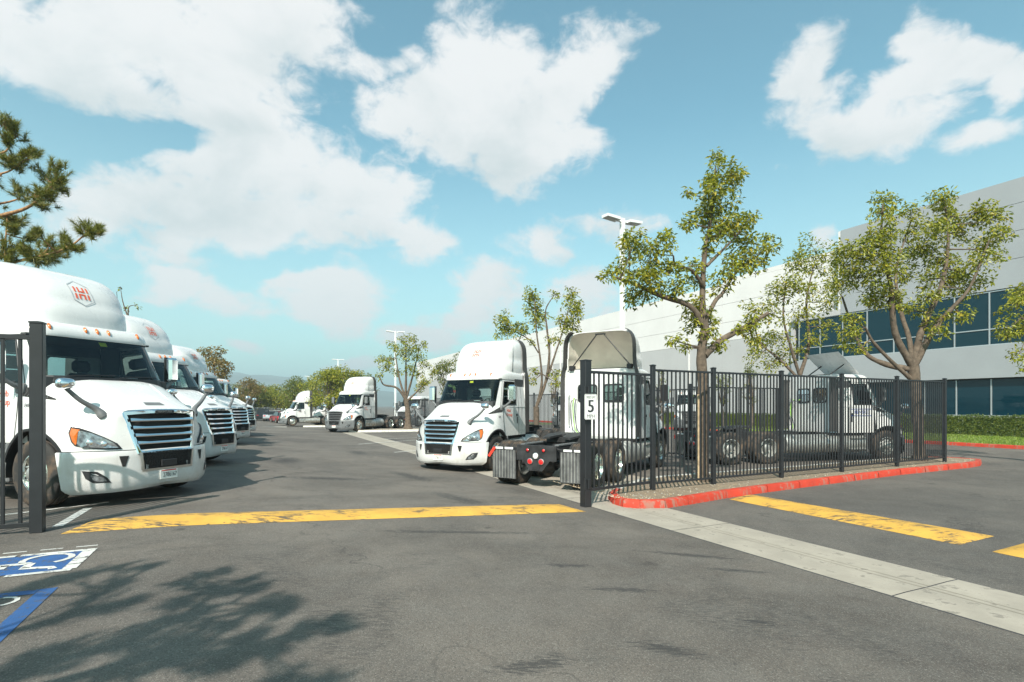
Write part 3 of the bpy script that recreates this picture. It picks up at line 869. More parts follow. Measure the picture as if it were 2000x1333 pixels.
zk = .135
fpx = [(1275, 958), (1383.5, 945), (1520, 933), (1640, 922), (1752, 912), (1845, 903)]
fp = []
for u, v in fpx:
    d = (EYE - zk) * FPX / (v - V0); fp.append(Vector(((u - 1000) / FPX * d, d, zk)))
dirn = (fp[-1] - fp[0]).normalized(); fp = [fp[0] + dirn * (p - fp[0]).dot(dirn) for p in fp]
fence('black steel picket fence along the red kerbed island', fp, 2.55, .118, .028, .085)
# gate leaves
gp = G(1144, 990)
rg = thing('gate', 'right black gate leaf with the speed limit sign', 'gate', gp)
a = Vector((0, 0, 0)); e = fp[0] - gp; ea = Vector((e.x, e.y, 0)); ang = math.atan2(e.y, e.x)
post(rg, a, .15, 2.69, ang)
span(rg, Vector((0, 0, 0)), ea - ea.normalized() * .03, .30, 2.46, .125, .03, .05, .08)
for z in (.42, 2.1):
    h = MB().box((-.03, -.10, z - .09), (.03, -.072, z + .09), 'fence', .006); h.lathe([(0, -.1), (.018, -.1), (.018, .1), (0, .1)], 'fence', 10, 'z', (-.085, -.07, z))
    o = h.build('hinge', rg); o.rotation_euler = (0, 0, ang)
gl = Vector((-5.69, 6.52, gz(-5.69, 6.52)))
lg = thing('gate', 'left black gate leaf standing before the nearest truck', 'gate', gl)
post(lg, Vector((0, 0, 0)), .128, 2.535, GA)
hp = -GN * 1.28; post(lg, hp, .12, 2.55, GA)
span(lg, hp, Vector((0, 0, 0)), .10, 2.33, .16, .036, .055, .0)
h3 = -GN * 3.6; post(lg, h3, .12, 2.55, GA); span(lg, h3, hp, .10, 2.33, .16, .036, .055, .0)
# fence behind the stalls, then turning along the shuttle lane
bk = [st(7.5, t, .02) for t in (13.2, 15.6, 18.0, 20.4, 22.8, 25.2, 27.6, 30.0)]
fence('black picket fence behind the tailless chassis truck', bk, 2.5, .14, .026, .07)
bk2 = [st(7.5, t, .02 + gz(*st(7.5, t).xy)) for t in (30.2, 33, 36, 39, 42, 45, 48, 52, 56)]
fence('black picket fence running away behind the far tractors', bk2, 2.5, .16, .026, .07, joined=True)
bk3 = [Vector((6.1, 18.6, .1)), Vector((8.5, 19.6, .1)), Vector((10.9, 20.6, .1)), Vector((13.3, 21.6, .1))]
fence('black picket fence behind the rental tractor', bk3, 2.5, .13, .026, .075)
fb = [Vector((x, y, .0)) for x, y in ((-52, 90), (-45, 84), (-39, 79), (-34, 76), (-28, 74), (-22, 73))]
fb = [Vector((p.x, p.y, gz(p.x, p.y))) for p in fb]
fence('low black fence across the far end of the yard', fb, 1.9, .16, .03, .08, joined=True)


def sign():
    """speed limit plate on the right gate leaf"""
    p = ray(1154, 795, 9.80); nrm = Vector((ea.y, -ea.x, 0)).normalized()
    t = thing('speed_limit_sign', 'white speed limit 5 mph sign on the gate post', 'sign', p)
    M = frame_mat((0, 0, 0), ea, (0, 0, 1)); W, H, r = .152, .229, .03
    def rr(w, h, r, k=5): return [(sx * (w - r) + r * math.cos(a), sy * (h - r) + r * math.sin(a)) for sx, sy, a0 in ((1, 1, 0), (-1, 1, PI / 2), (-1, -1, PI), (1, -1, 1.5 * PI)) for a in [a0 + PI / 2 * i / k for i in range(k + 1)]]
    MB().prism([(x, y, -.002) for x, y in rr(W, H, r)], (0, 0, .004), 'signwhite').build('plate', t).matrix_local = M
    b = MB(); o1 = rr(W - .008, H - .008, r); o2 = rr(W - .013, H - .013, r - .004)
    b.grid([[(x, y, .0032) for x, y in o1], [(x, y, .0032) for x, y in o2]], 'ink', True); b.build('border', t).matrix_local = M
    for txt, size, y, sx in (('SPEED LIMIT', .062, .168, .68), ('5', .32, .0, 1.05), ('MPH', .092, -.172, 1.1)):
        o = link('lettering', text_mesh('lettering', txt, size, 'ink', .0006), t)
        o.matrix_local = M @ Matrix.Translation((0, y - (.0 if txt != '5' else .0), .0036)) @ Matrix.Diagonal((sx, 1, 1, 1))
        if txt == '5':
            # heavier figure: a second impression slightly larger
            for k, dx in enumerate((-.010, .010)):
                o2_ = link('lettering', o.data, t); o2_.matrix_local = M @ Matrix.Translation((dx, 0, .0040 + .0004 * k)) @ Matrix.Diagonal((sx, 1, 1, 1))
    for y in (.2, -.2):
        MB().lathe([(0, .006), (.008, .005), (.009, .002)], 'alu', 8, 'z', (0, y, 0)).build('bolt', t).matrix_local = M


sign()


# ------------------------------------------------------------------ lamps
def lamp(p, h, label, ang=0.0, detail=True):
    t = thing('light_pole', label, 'street lamp', p, ang, 'white car park light poles')
    MB().box((-.085, -.085, 0), (.085, .085, h), 'lampgrey', .01).build('pole', t)
    MB().box((-.25, -.25, 0), (.25, .25, .6), 'concrete', .03).build('footing', t)
    for s in (-1, 1):
        MB().box((min(s * .08, s * .42), -.04, h - .16), (max(s * .08, s * .42), .04, h - .06), 'lampgrey', .01).build('arm', t)
        b = MB(); x0, x1 = s * .25, s * .95
        b.prism([(x0, -.2, h - .14), (x1, -.19, h - .10), (x1, .19, h - .10), (x0, .2, h - .14)], (0, 0, .11), 'lampgrey'); hd = b.build('lamp_head', t)
        MB().poly([(s * .38, -.15, h - .139), (s * .9, -.14, h - .110), (s * .9, .14, h - .110), (s * .38, .15, h - .139)], 'lampglass').build('lens', hd)


lamp(Vector((4.55, 22.4, 0)), 9.55, 'tall white twin light pole rising left of the nearest tree', .55)
for (u, v, lab) in ((772, 647, 'white light pole rising behind the tree by the grey bumpered truck'), (660, 702, 'light pole above the yellow green trees'), (602, 735, 'thin light pole beside the side-on truck'),
                    (569, 752, 'small far light pole left of the side-on truck'), (496, 765, 'small far light pole behind the truck mirrors')):
    d = 7.65 * FPX / (V0 - v); lamp(Vector(((u - 1000) / FPX * d, d, gz((u - 1000) / FPX * d, d))), 9.5 - gz((u - 1000) / FPX * d, d), lab, .5)


# ------------------------------------------------------------------ trees
def leaves(b, c, r, n, L, m, droop=.5, flat=.85):
    for _ in range(n):
        while True:
            p = Vector((R.uniform(-1, 1), R.uniform(-1, 1), R.uniform(-1, 1)))
            if .12 < p.length < 1: break
        if R.random() < .55: p = p.normalized() * R.uniform(.6, 1.05)
        q = c + Vector((p.x * r, p.y * r, p.z * r * flat))
        d = Vector((R.gauss(0, 1), R.gauss(0, 1), R.gauss(-droop, .6))) + p * .7; d.normalize()
        n_ = Vector((R.gauss(0, .8), R.gauss(0, .8), 1.0)); sd = d.cross(n_)
        if sd.length < 1e-3: continue
        sd.normalize(); up = sd.cross(d); l = L * R.uniform(.65, 1.2); w = l * R.uniform(.19, .25)
        o = len(b.v); k = b.mid(m)
        b.v += [tuple(q), tuple(q + d * l * .45 + sd * w + up * w * .35), tuple(q + d * l - up * l * .12), tuple(q + d * l * .45 - sd * w + up * w * .35)]
        b.f += [(o, o + 1, o + 2), (o, o + 2, o + 3)]; b.mi += [k, k]


def tree_px(label, d, base, limbs, clumps, trunk_r, leafL, dens, m='leaf', depth=.75, name='tree', bark='bark', zb=None, group=None, stakes=False, rscale=1.0):
    """limbs and leaf clumps are traced as directions and set out at the tree's own distance, with their own depth"""
    zb = gz((base[0] - 1000) / FPX * d, d) if zb is None else zb
    org = Vector(((base[0] - 1000) / FPX * d, d, zb))
    root = thing(name, label, 'tree', org, 0, group)
    tb = MB(); nodes = []
    fullr = max(abs(c[0] - base[0]) for c in clumps) / FPX * d
    def P(u, v, dd): return ray(u, v, d + dd) - org
    for i, lm in enumerate(limbs):
        pts = lm['p']; off = lm.get('d', 0.0); n = len(pts)
        w = [P(u, v, off * (k / (n - 1))) for k, (u, v) in enumerate(pts)]
        if i == 0: w[0] = Vector((0, 0, 0))
        c = catmull(w, (n - 1) * 5 + 1); r0 = lm.get('r', trunk_r * .6); r1 = lm.get('r1', r0 * .4)
        rr = [r0 + (r1 - r0) * k / (len(c) - 1) for k in range(len(c))]
        if i == 0: rr[0] *= 1.5; rr[1] *= 1.15
        rr = [x * (1 + .10 * R.uniform(-1, 1)) for x in rr]
        tb.tube(c, rr, bark, 9); nodes += [(c[k], rr[k]) for k in range(len(c) // 3, len(c))]
    lb = MB()
    for (u, v, rp) in clumps:
        c0 = P(u, v, 0); best = min(nodes, key=lambda q: (q[0] - c0).length)
        r = rp / FPX * d * rscale; c = P(u, v, best[0].y + R.uniform(-1, 1) * depth * max(r * 1.6, .25 * fullr * R.random()))
        best = min(nodes, key=lambda q: (q[0] - c).length)
        mid = best[0].lerp(c, .55) + Vector((R.uniform(-.1, .1), R.uniform(-.1, .1), -.12 * r)) * r
        tb.tube(catmull([best[0], mid, c], 6), [max(.008, min(best[1] * .6, .028) * (1 - .13 * k)) for k in range(6)], bark, 5)
        for k in range(4):
            e = c + Vector((R.uniform(-1, 1), R.uniform(-1, 1), R.uniform(-.6, 1))) * r * .75
            tb.tube([c, c.lerp(e, .5) + Vector((0, 0, .04 * r)), e], [.009, .006, .003], bark, 4, False)
            leaves(lb, e, r * .52, int(dens * r * r * 20 * .22), leafL, m)
        leaves(lb, c, r, int(dens * r * r * 20 * .42), leafL, m)
    tb.build('trunk', root, smooth=60, fix=False)
    lb.build('crown', root, fix=False)
    if stakes:
        for sx, ty in ((-.13, -.05),):
            MB().tube([(sx, ty, 0), (sx - .01, ty, 2.1)], .032, 'stake', 8).build('stake', root)
    return root


A_cl = [(1400, 308, 18), (1400, 334, 28), (1437, 340, 24), (1400, 366, 32), (1430, 362, 24), (1341, 377, 14), (1389, 391, 30), (1415, 406, 30), (1378, 417, 30), (1345, 435, 22), (1400, 435, 33), (1437, 435, 28), (1459, 428, 24), (1404, 461, 26),
        (1437, 454, 30), (1473, 476, 28), (1510, 481, 20), (1455, 505, 33), (1429, 527, 34), (1473, 520, 26), (1389, 490, 20), (1238, 468, 24), (1231, 490, 29), (1264, 490, 29), (1301, 476, 26), (1209, 520, 24), (1187, 537, 18), (1234, 535, 31),
        (1271, 520, 30), (1260, 553, 31), (1242, 582, 28), (1275, 575, 26), (1304, 535, 28), (1323, 564, 24), (1348, 520, 22), (1356, 549, 22), (1348, 601, 26), (1370, 620, 26), (1356, 634, 24), (1389, 630, 20), (1323, 667, 20), (1340, 680, 14),
        (1404, 674, 22), (1404, 560, 22), (1470, 630, 24), (1470, 660, 20), (1440, 645, 14), (1384, 650, 18), (1498, 470, 16)]
tree_px('tall ragged tree just behind the fence beside the light pole', 12.3, (1374, 940),
        [dict(p=[(1374, 942), (1372, 820), (1372, 740), (1370, 690), (1378, 640)], r=.115, r1=.105), dict(p=[(1378, 640), (1372, 590), (1376, 500), (1388, 430), (1397, 330)], r=.085, r1=.02, d=.2),
         dict(p=[(1378, 645), (1350, 600), (1290, 578), (1240, 556), (1205, 543)], r=.075, r1=.025, d=-.5), dict(p=[(1376, 695), (1410, 664), (1455, 640), (1500, 612)], r=.085, r1=.04, d=.5),
         dict(p=[(1378, 630), (1396, 590), (1412, 572), (1440, 530), (1480, 500)], r=.055, r1=.02, d=.6), dict(p=[(1376, 560), (1350, 528), (1320, 520), (1315, 500)], r=.045, r1=.018, d=-.6),
         dict(p=[(1380, 520), (1400, 500), (1430, 470), (1455, 440)], r=.04, r1=.015, d=.3)], A_cl, .145, .115, 92, rscale=.92, stakes=True)
B_cl = [(1725, 396, 28), (1725, 414, 24), (1783, 410, 22), (1842, 392, 28), (1842, 410, 30), (1927, 410, 26), (1936, 432, 30), (1900, 424, 24), (1950, 464, 28), (1720, 450, 30), (1702, 473, 32), (1783, 455, 28), (1783, 486, 30), (1828, 455, 32), (1855, 437, 28),
        (1882, 460, 28), (1922, 486, 31), (1927, 513, 28), (1819, 500, 34), (1846, 513, 30), (1666, 491, 30), (1652, 518, 32), (1702, 509, 34), (1742, 509, 30), (1670, 545, 34), (1639, 563, 26), (1720, 545, 32), (1765, 536, 30), (1882, 531, 31), (1891, 563, 31),
        (1855, 563, 28), (1810, 545, 28), (1702, 581, 30), (1738, 585, 26), (1810, 581, 26), (1783, 608, 20), (1877, 612, 24), (1828, 630, 24), (1666, 626, 22), (1657, 653, 22), (1648, 671, 18), (1680, 680, 17), (1832, 653, 18), (1740, 460, 20), (1760, 590, 20)]
tree_px('broad many-limbed tree at the right end of the fence', 16.9, (1796, 899),
        [dict(p=[(1796, 900), (1793, 830), (1788, 760), (1783, 715)], r=.155, r1=.15), dict(p=[(1783, 718), (1748, 650), (1740, 560), (1722, 480), (1724, 400)], r=.11, r1=.02, d=-.7), dict(p=[(1783, 716), (1775, 660), (1760, 610), (1750, 530), (1780, 430)], r=.1, r1=.02, d=.9),
         dict(p=[(1784, 712), (1802, 640), (1838, 560), (1852, 470), (1845, 395)], r=.115, r1=.02, d=.4), dict(p=[(1786, 714), (1826, 640), (1862, 600), (1895, 560), (1932, 470)], r=.1, r1=.02, d=-.8),
         dict(p=[(1780, 722), (1730, 712), (1690, 690), (1665, 640), (1645, 580)], r=.1, r1=.03, d=.9), dict(p=[(1784, 745), (1740, 705), (1705, 668), (1690, 640)], r=.07, r1=.03, d=-.5)], B_cl, .15, .13, 66, zb=.13, rscale=.9)
tree_px('leafy tree behind the rental tractor with raised roof panel', 22.5, (1562, 873),
        [dict(p=[(1562, 873), (1560, 800), (1562, 735)], r=.14, r1=.12), dict(p=[(1562, 735), (1545, 680), (1530, 620), (1535, 550)], r=.07, r1=.02, d=-.4), dict(p=[(1562, 735), (1580, 670), (1575, 590), (1594, 500)], r=.08, r1=.02, d=.5), dict(p=[(1560, 740), (1520, 700), (1485, 670), (1470, 625)], r=.06, r1=.02, d=.3)],
        [(1594, 491, 32), (1562, 518, 32), (1598, 522, 30), (1535, 554, 26), (1513, 581, 26), (1558, 572, 30), (1598, 572, 30), (1477, 612, 26), (1513, 617, 25), (1567, 621, 26), (1607, 635, 22), (1490, 662, 26), (1526, 662, 24), (1477, 698, 24), (1531, 698, 22), (1589, 662, 20), (1463, 635, 20), (1612, 590, 24), (1500, 716, 20), (1560, 690, 18)],
        .14, .15, 34, zb=.0)
tree_px('tree leaning in at the right edge of the picture', 16.0, (2120, 895),
        [dict(p=[(2120, 895), (2110, 760), (2080, 690)], r=.17, r1=.14), dict(p=[(2080, 690), (2030, 650), (1995, 620)], r=.07, r1=.02), dict(p=[(2080, 690), (2070, 600), (2050, 520)], r=.09, r1=.03)],
        [(1987, 600, 26), (1972, 642, 22), (1994, 652, 26), (1990, 692, 20), (2000, 574, 22), (1962, 655, 12), (2030, 560, 34), (2060, 520, 34), (2090, 600, 36), (2040, 620, 30), (2110, 540, 36), (2000, 720, 14)], .17, .13, 52, zb=.13)
tree_px('slim forked tree between the centre truck and the chassis truck', 22, (1048, 872),
        [dict(p=[(1048, 874), (1048, 830), (1047, 795)], r=.13, r1=.11), dict(p=[(1047, 797), (1058, 750), (1055, 700), (1048, 650), (1044, 585)], r=.06, r1=.015, d=-.3), dict(p=[(1047, 797), (1066, 745), (1073, 690), (1068, 640), (1066, 605), (1082, 577)], r=.07, r1=.015), dict(p=[(1066, 748), (1085, 690), (1098, 650), (1114, 590)], r=.05, r1=.015, d=.4), dict(p=[(1052, 690), (1035, 665), (1010, 650), (982, 630)], r=.03, r1=.012, d=-.3)],
        [(1040, 569, 13), (1038, 581, 15), (1046, 591, 17), (1042, 604, 17), (1050, 618, 17), (1040, 624, 14), (1085, 577, 11), (1118, 571, 13), (1116, 587, 17), (1128, 597, 13), (1112, 604, 19), (1124, 618, 17), (1120, 634, 15), (1104, 628, 15), (1095, 628, 11), (1102, 645, 13), (1124, 645, 11), (981, 618, 13), (979, 630, 13), (993, 637, 17), (983, 649, 17), (1003, 649, 19), (1018, 645, 15), (1015, 636, 11), (1052, 641, 11),
         (1065, 618, 9), (1073, 667, 11), (1038, 667, 9), (1089, 665, 11), (1042, 727, 11), (1040, 745, 11), (1085, 731, 13), (1085, 747, 11)], .13, .14, 44, zb=.14)
tree_px('round crowned tree on the island right of the grey bumpered truck', 40.2, (797, 838),
        [dict(p=[(797, 839), (796, 800), (792, 780)], r=.22, r1=.18), dict(p=[(792, 780), (775, 758), (750, 752), (742, 738)], r=.1, r1=.04, d=-.5), dict(p=[(792, 780), (780, 740), (772, 690)], r=.1, r1=.03, d=.6), dict(p=[(792, 780), (793, 730), (792, 670)], r=.11, r1=.03, d=-.4), dict(p=[(793, 780), (806, 735), (818, 685)], r=.1, r1=.03, d=.4), dict(p=[(794, 785), (815, 765), (840, 742)], r=.09, r1=.03)],
        [(790, 662, 12), (767, 677, 12), (800, 677, 14), (822, 680, 14), (745, 700, 11), (765, 705, 12), (790, 697, 14), (820, 700, 14), (830, 715, 11), (750, 717, 12), (772, 725, 12), (800, 722, 13), (817, 730, 12), (740, 737, 8), (845, 727, 9), (825, 750, 12), (820, 760, 10), (834, 745, 9), (780, 685, 12), (808, 662, 10)], .2, .2, 24, zb=.14)


def tree_rand(label, x, y, h, r, seed, m='leaf', leafL=.22, nc=26, dens=14, group='trees beyond the yard', lo=.34):
    global R
    keep, R = R, random.Random(seed)
    z = gz(x, y)
    root = thing('tree', label, 'tree', (x, y, z), 0, group)
    tb = MB(); lb = MB(); fork = Vector((R.uniform(-.2, .2), R.uniform(-.2, .2), h * lo))
    tb.tube(catmull([(0, 0, 0), fork * .5 + Vector((.06, 0, 0)), fork], 7), [.16 * h / 6 * (1 - .06 * k) for k in range(7)], 'bark', 8)
    for k in range(nc):
        a = R.uniform(0, 2 * PI); f = R.random(); zz = h * (lo + .08 + (.97 - lo - .08) * f); w = r * math.sin(PI * (.18 + .74 * f)) * R.uniform(.35, 1.0)
        c = Vector((w * math.cos(a), w * math.sin(a), zz)); cr = R.uniform(.32, .6) * r * .62
        tb.tube(catmull([fork, fork.lerp(c, .5) + Vector((0, 0, -.1 * r)), c], 6), [.055 * h / 6 * (1 - .15 * q) for q in range(6)], 'bark', 5, False)
        leaves(lb, c, cr, int(dens * cr * cr * 20), leafL, m)
    tb.build('trunk', root, smooth=60, fix=False); lb.build('crown', root, fix=False)
    R = keep


def at(u, d): return (u - 1000) / FPX * d, d


for i, (u, d, h, r, lab, m) in enumerate([(618, 80, 6.6, 2.9, 'yellow green tree just behind the side-on truck', 'leaf'), (641, 62, 6.3, 2.5, 'tall yellow green tree left of the grey bumpered truck', 'leaf'), (668, 64, 6.9, 2.4, 'yellow green tree behind the roof of the grey bumpered truck', 'leaf'),
                                        (692, 66, 6.6, 2.0, 'tree top showing above the grey bumpered truck', 'leaf'), (715, 75, 7.0, 1.6, 'small tree top right of the grey bumpered truck roof', 'leafdark'), (582, 90, 6.8, 3.4, 'dark tree beyond the side-on truck', 'leafdark'), (560, 100, 5.2, 3.8, 'rounded green tree beyond the parked cars', 'leaf'),
                                        (540, 104, 5.6, 3.4, 'bushy tree in the middle of the far row', 'leaf'), (520, 108, 5.8, 3.4, 'green tree in the far row above the red car', 'leaf'), (500, 98, 6.0, 3.2, 'green tree of the far row right of the truck mirrors', 'leafdark'), (484, 92, 6.4, 2.6, 'thin brownish tree right behind the truck mirrors', 'leafbrown'), (466, 96, 5.4, 3.0, 'low tree behind the first truck mirror of the row', 'leafdark'),
                                        (416, 44, 6.4, 1.9, 'autumn brown tree behind the third truck of the left row', 'leafbrown'), (880, 62, 8.4, 2.2, 'tree behind the centre truck before the long wall', 'leafdark'), (600, 92, 6.4, 2.9, 'tree behind the thin light pole', 'leaf')]):
    x, y = at(u, d); tree_rand(lab, x, y, h, r, 100 + i, m, .20 + d * .0014, 26, 13 if d < 70 else 8, None)
for i, (u, d, h, lab) in enumerate([(1290, 50, 5.2, 'slim tree before the long wall left of the tall ragged tree'), (1412, 44, 5.0, 'slim tree before the long wall right of the tall ragged trunk'), (1465, 41, 5.0, 'slim tree before the long wall left of the blue glass'), (1085, 57, 5.5, 'pale slim tree before the wall behind the chassis truck')]):
    x, y = at(u, d); tree_rand(lab, x, y, h, .8, 300 + i, 'leafdark', .16, 20, 24, 'slim trees against the long wall')
tree_px('sprig topped tree rising between the first two trucks', 24, (262, 800), [dict(p=[(262, 860), (262, 700), (250, 620)], r=.1, r1=.05), dict(p=[(250, 620), (240, 590), (235, 560)], r=.03, r1=.01), dict(p=[(250, 620), (252, 600), (266, 596)], r=.03, r1=.01)],
        [(245, 602, 7), (264, 597, 5), (270, 600, 4), (236, 563, 4), (240, 660, 16), (270, 680, 16), (262, 640, 12)], .1, .14, 30)


# ------------------------------------------------------------------ pines
def tuft(b, c, d, n, L, m='needle'):
    d = d.normalized()
    for _ in range(n):
        q = (d * R.uniform(.3, 1.1) + Vector((R.gauss(0, .5), R.gauss(0, .5), R.gauss(.12, .45)))).normalized()
        s = q.cross(Vector((R.uniform(-1, 1), R.uniform(-1, 1), R.uniform(-1, 1)))).normalized() * .0062
        p = c + d * R.uniform(-.12, .08); l = L * R.uniform(.7, 1.15)
        o = len(b.v); k = b.mid(m)
        b.v += [tuple(p - s), tuple(p + s), tuple(p + q * l + Vector((0, 0, -.015)))]; b.f.append((o, o + 1, o + 2)); b.mi.append(k)


def pine(label, org, top, limbs, spots, L=.17, spread=.16, n=5, nd=46, tr=.2):
    """limbs: polylines; spots: (centre, radius) where the needle tufts sit; all in world space"""
    org = Vector(org); root = thing('pine_tree', label, 'tree', org)
    tb = MB(); lb = MB(); nodes = []
    tc = catmull([Vector((0, 0, 0)), (Vector(top) - org) * .5 + Vector((.15, .1, 0)), Vector(top) - org], 14)
    tb.tube(tc, [tr * (1 - .06 * k) for k in range(14)], 'pinebark', 10); nodes += [(p, .05) for p in tc[4:]]
    for pts, r0 in limbs:
        c = catmull([Vector(p) - org for p in pts], len(pts) * 5); tb.tube(c, [r0 * (1 - .75 * k / len(c)) for k in range(len(c))], 'pinebark', 7); nodes += [(p, .02) for p in c]
    for c, r in spots:
        c = Vector(c) - org; near = min(nodes, key=lambda q: (q[0] - c).length)[0]
        tb.tube(catmull([near, near.lerp(c, .6) + Vector((0, 0, -.05)), c], 6), [.022, .02, .017, .014, .011, .008], 'pinebark', 5)
        for k in range(n):
            e = c + Vector((R.gauss(0, .5), R.gauss(0, .5), R.gauss(.1, .45))) * r; d = (e - near).normalized() * .7 + Vector((R.gauss(0, .3), R.gauss(0, .3), .45))
            tb.tube([c, e], [.007, .004], 'pinebark', 4, False); tuft(lb, e, d, nd, L)
    tb.build('trunk', root, smooth=60, fix=False); lb.build('needles', root, fix=False)


PD = 15.0
psp = [(110, 327, 14), (87, 343, 16), (112, 353, 14), (100, 366, 14), (117, 368, 12), (84, 378, 16), (64, 384, 16), (102, 389, 14), (36, 376, 16), (84, 402, 12), (59, 307, 12), (46, 317, 12), (8, 243, 16), (23, 246, 12), (31, 266, 14), (15, 276, 12), (13, 315, 14), (28, 327, 14), (66, 300, 8),
       (166, 447, 14), (178, 458, 10), (191, 452, 7), (156, 488, 9), (128, 470, 14), (135, 483, 12), (77, 457, 9), (59, 465, 9), (97, 480, 16), (84, 493, 16), (102, 504, 12), (115, 493, 12), (33, 483, 16), (15, 486, 16), (51, 493, 16), (38, 437, 14), (13, 430, 12), (25, 450, 12), (60, 505, 14), (0, 500, 16), (70, 510, 14), (-20, 300, 20), (-30, 380, 24), (-40, 460, 24), (-10, 350, 16), (20, 510, 14)]
pine('pine tree at the left edge behind the nearest truck', (-20.5, 18.5, .33), (-19.8, 18.4, 12.6),
     [([ray(-300, 470, 17.5), ray(-120, 450, 16), ray(0, 422, 15), ray(60, 402, 15), ray(105, 360, 15)], .085), ([ray(-300, 400, 17.5), ray(-100, 410, 16), ray(0, 398, 15.2), ray(40, 388, 15.2)], .06), ([ray(-300, 330, 17.5), ray(-100, 335, 16), ray(0, 340, 15), ray(50, 312, 15)], .05), ([ray(-300, 290, 17.5), ray(-100, 290, 16), ray(0, 300, 15), ray(25, 270, 15)], .05),
      ([ray(-300, 540, 17.5), ray(-60, 525, 16), ray(60, 505, 15), ray(130, 485, 15), ray(170, 455, 15)], .06), ([ray(10, 520, 15), ray(11, 470, 15), ray(14, 425, 15)], .035)],
     [(ray(u, v, PD + R.uniform(-.5, .5)), r / FPX * PD) for u, v, r in psp], L=.19, n=13, nd=64)

# the pine behind the photographer, whose shadow lies on the asphalt
sh_px = [(175, 1120, .2), (235, 1112, .22), (290, 1108, .16), (215, 1140, .2), (205, 1160, .18), (365, 1140, .22), (400, 1125, .2), (430, 1150, .22), (480, 1135, .16), (500, 1150, .14), (390, 1165, .25), (340, 1180, .2), (450, 1160, .16), (530, 1175, .14), (555, 1185, .12), (500, 1190, .14), (540, 1200, .12),
         (100, 1215, .16), (150, 1200, .16), (200, 1190, .18), (240, 1180, .16), (370, 1205, .24), (330, 1220, .24), (290, 1235, .24), (250, 1250, .26), (200, 1265, .28), (150, 1275, .28), (100, 1290, .3), (50, 1300, .3), (10, 1315, .3), (380, 1245, .26), (330, 1260, .28), (280, 1280, .3), (230, 1300, .3), (300, 1310, .28), (180, 1320, .3),
         (420, 1250, .18), (470, 1265, .16), (520, 1270, .14), (560, 1250, .14), (600, 1225, .12), (650, 1215, .12), (670, 1225, .1), (450, 1290, .16), (400, 1300, .2), (350, 1290, .24), (560, 1325, .16), (620, 1330, .14), (90, 1135, .14), (50, 1150, .14), (20, 1160, .14), (130, 1128, .12), (500, 1245, .12), (430, 1225, .14)]
spots = []
KS = 1 / math.tan(SUN_EL)
for (u, v, r) in sh_px:
    g_ = G(u, v); hgt = 4.0 + .4 * math.sin(u * .013) + R.uniform(-.3, .3) + (1300 - v) * .004
    spots.append((g_ + Vector((-SH.x * KS * hgt, -SH.y * KS * hgt, hgt)), r * .6))
def shp(u, v, hgt): g_ = G(u, v); return g_ + Vector((-SH.x * KS * hgt, -SH.y * KS * hgt, hgt))
pine('pine tree behind the photographer casting the foreground shadow', (-6.4, -4.6, .33), (-6.0, -4.8, 9.5),
     [([(-6.2, -4.7, 5.0), shp(40, 1310, 3.8), shp(200, 1270, 4.0), shp(340, 1215, 4.2), shp(430, 1150, 4.4)], .07), ([(-6.2, -4.7, 4.6), shp(120, 1330, 3.7), shp(330, 1290, 3.9), shp(480, 1262, 4.0), shp(655, 1216, 4.1)], .06),
      ([(-6.2, -4.7, 5.6), shp(0, 1240, 4.1), shp(110, 1210, 4.2), shp(215, 1150, 4.3), shp(290, 1110, 4.4)], .06), ([shp(340, 1215, 4.1), shp(440, 1180, 4.2), shp(545, 1190, 4.2)], .03)], spots, L=.17, n=6, nd=40)
# ------------------------------------------------------------------ tractor trucks (x forward from the bumper, y to the driver's left)
AX, AR = -1.30, .645                                   # front axle, wheel arch radius


def arch(x): d = x - AX; return .51 + math.sqrt(AR * AR - d * d) if abs(d) < AR else -9


HS = [  # hood sections, centre line to lower edge
    [(-.215, 0, 1.46), (-.225, .33, 1.455), (-.262, .62, 1.425), (-.235, .585, 1.25), (-.185, .535, 1.02), (-.14, .49, .80)],
    [(-.33, 0, 1.505), (-.33, .35, 1.50), (-.33, .665, 1.445), (-.33, .735, 1.23), (-.33, .785, 1.0), (-.33, .805, .80)],
    [(-.50, 0, 1.585), (-.50, .36, 1.578), (-.50, .70, 1.50), (-.50, .87, 1.28), (-.50, .975, 1.05), (-.50, 1.01, .80)],
    [(-.72, 0, 1.68), (-.72, .38, 1.67), (-.72, .74, 1.59), (-.72, .97, 1.385), (-.72, 1.125, 1.13), (-.72, 1.18, .80)],
    [(-.95, 0, 1.80), (-.95, .42, 1.79), (-.95, .79, 1.69), (-.95, 1.02, 1.47), (-.95, 1.17, 1.24), (-.95, 1.225, 1.03)],
    [(-1.25, 0, 1.935), (-1.25, .5, 1.925), (-1.25, .88, 1.82), (-1.25, 1.07, 1.58), (-1.25, 1.185, 1.34), (-1.25, 1.24, 1.15)],
    [(-1.5, 0, 1.95), (-1.5, .6, 1.94), (-1.5, .98, 1.865), (-1.5, 1.105, 1.66), (-1.5, 1.17, 1.4), (-1.5, 1.225, 1.12)],
    [(-1.74, 0, 1.90), (-1.74, .6, 1.90), (-1.74, 1.045, 1.86), (-1.74, 1.125, 1.7), (-1.74, 1.15, 1.4), (-1.74, 1.19, .97)]]
NP, NX = 19, 29
_h = [catmull(s, NP) for s in HS]
HROWS = [catmull(list(c), NX) for c in zip(*_h)]        # HROWS[j][i]
HROWS = [[HROWS[j][i] for j in range(NP)] for i in range(NX)]


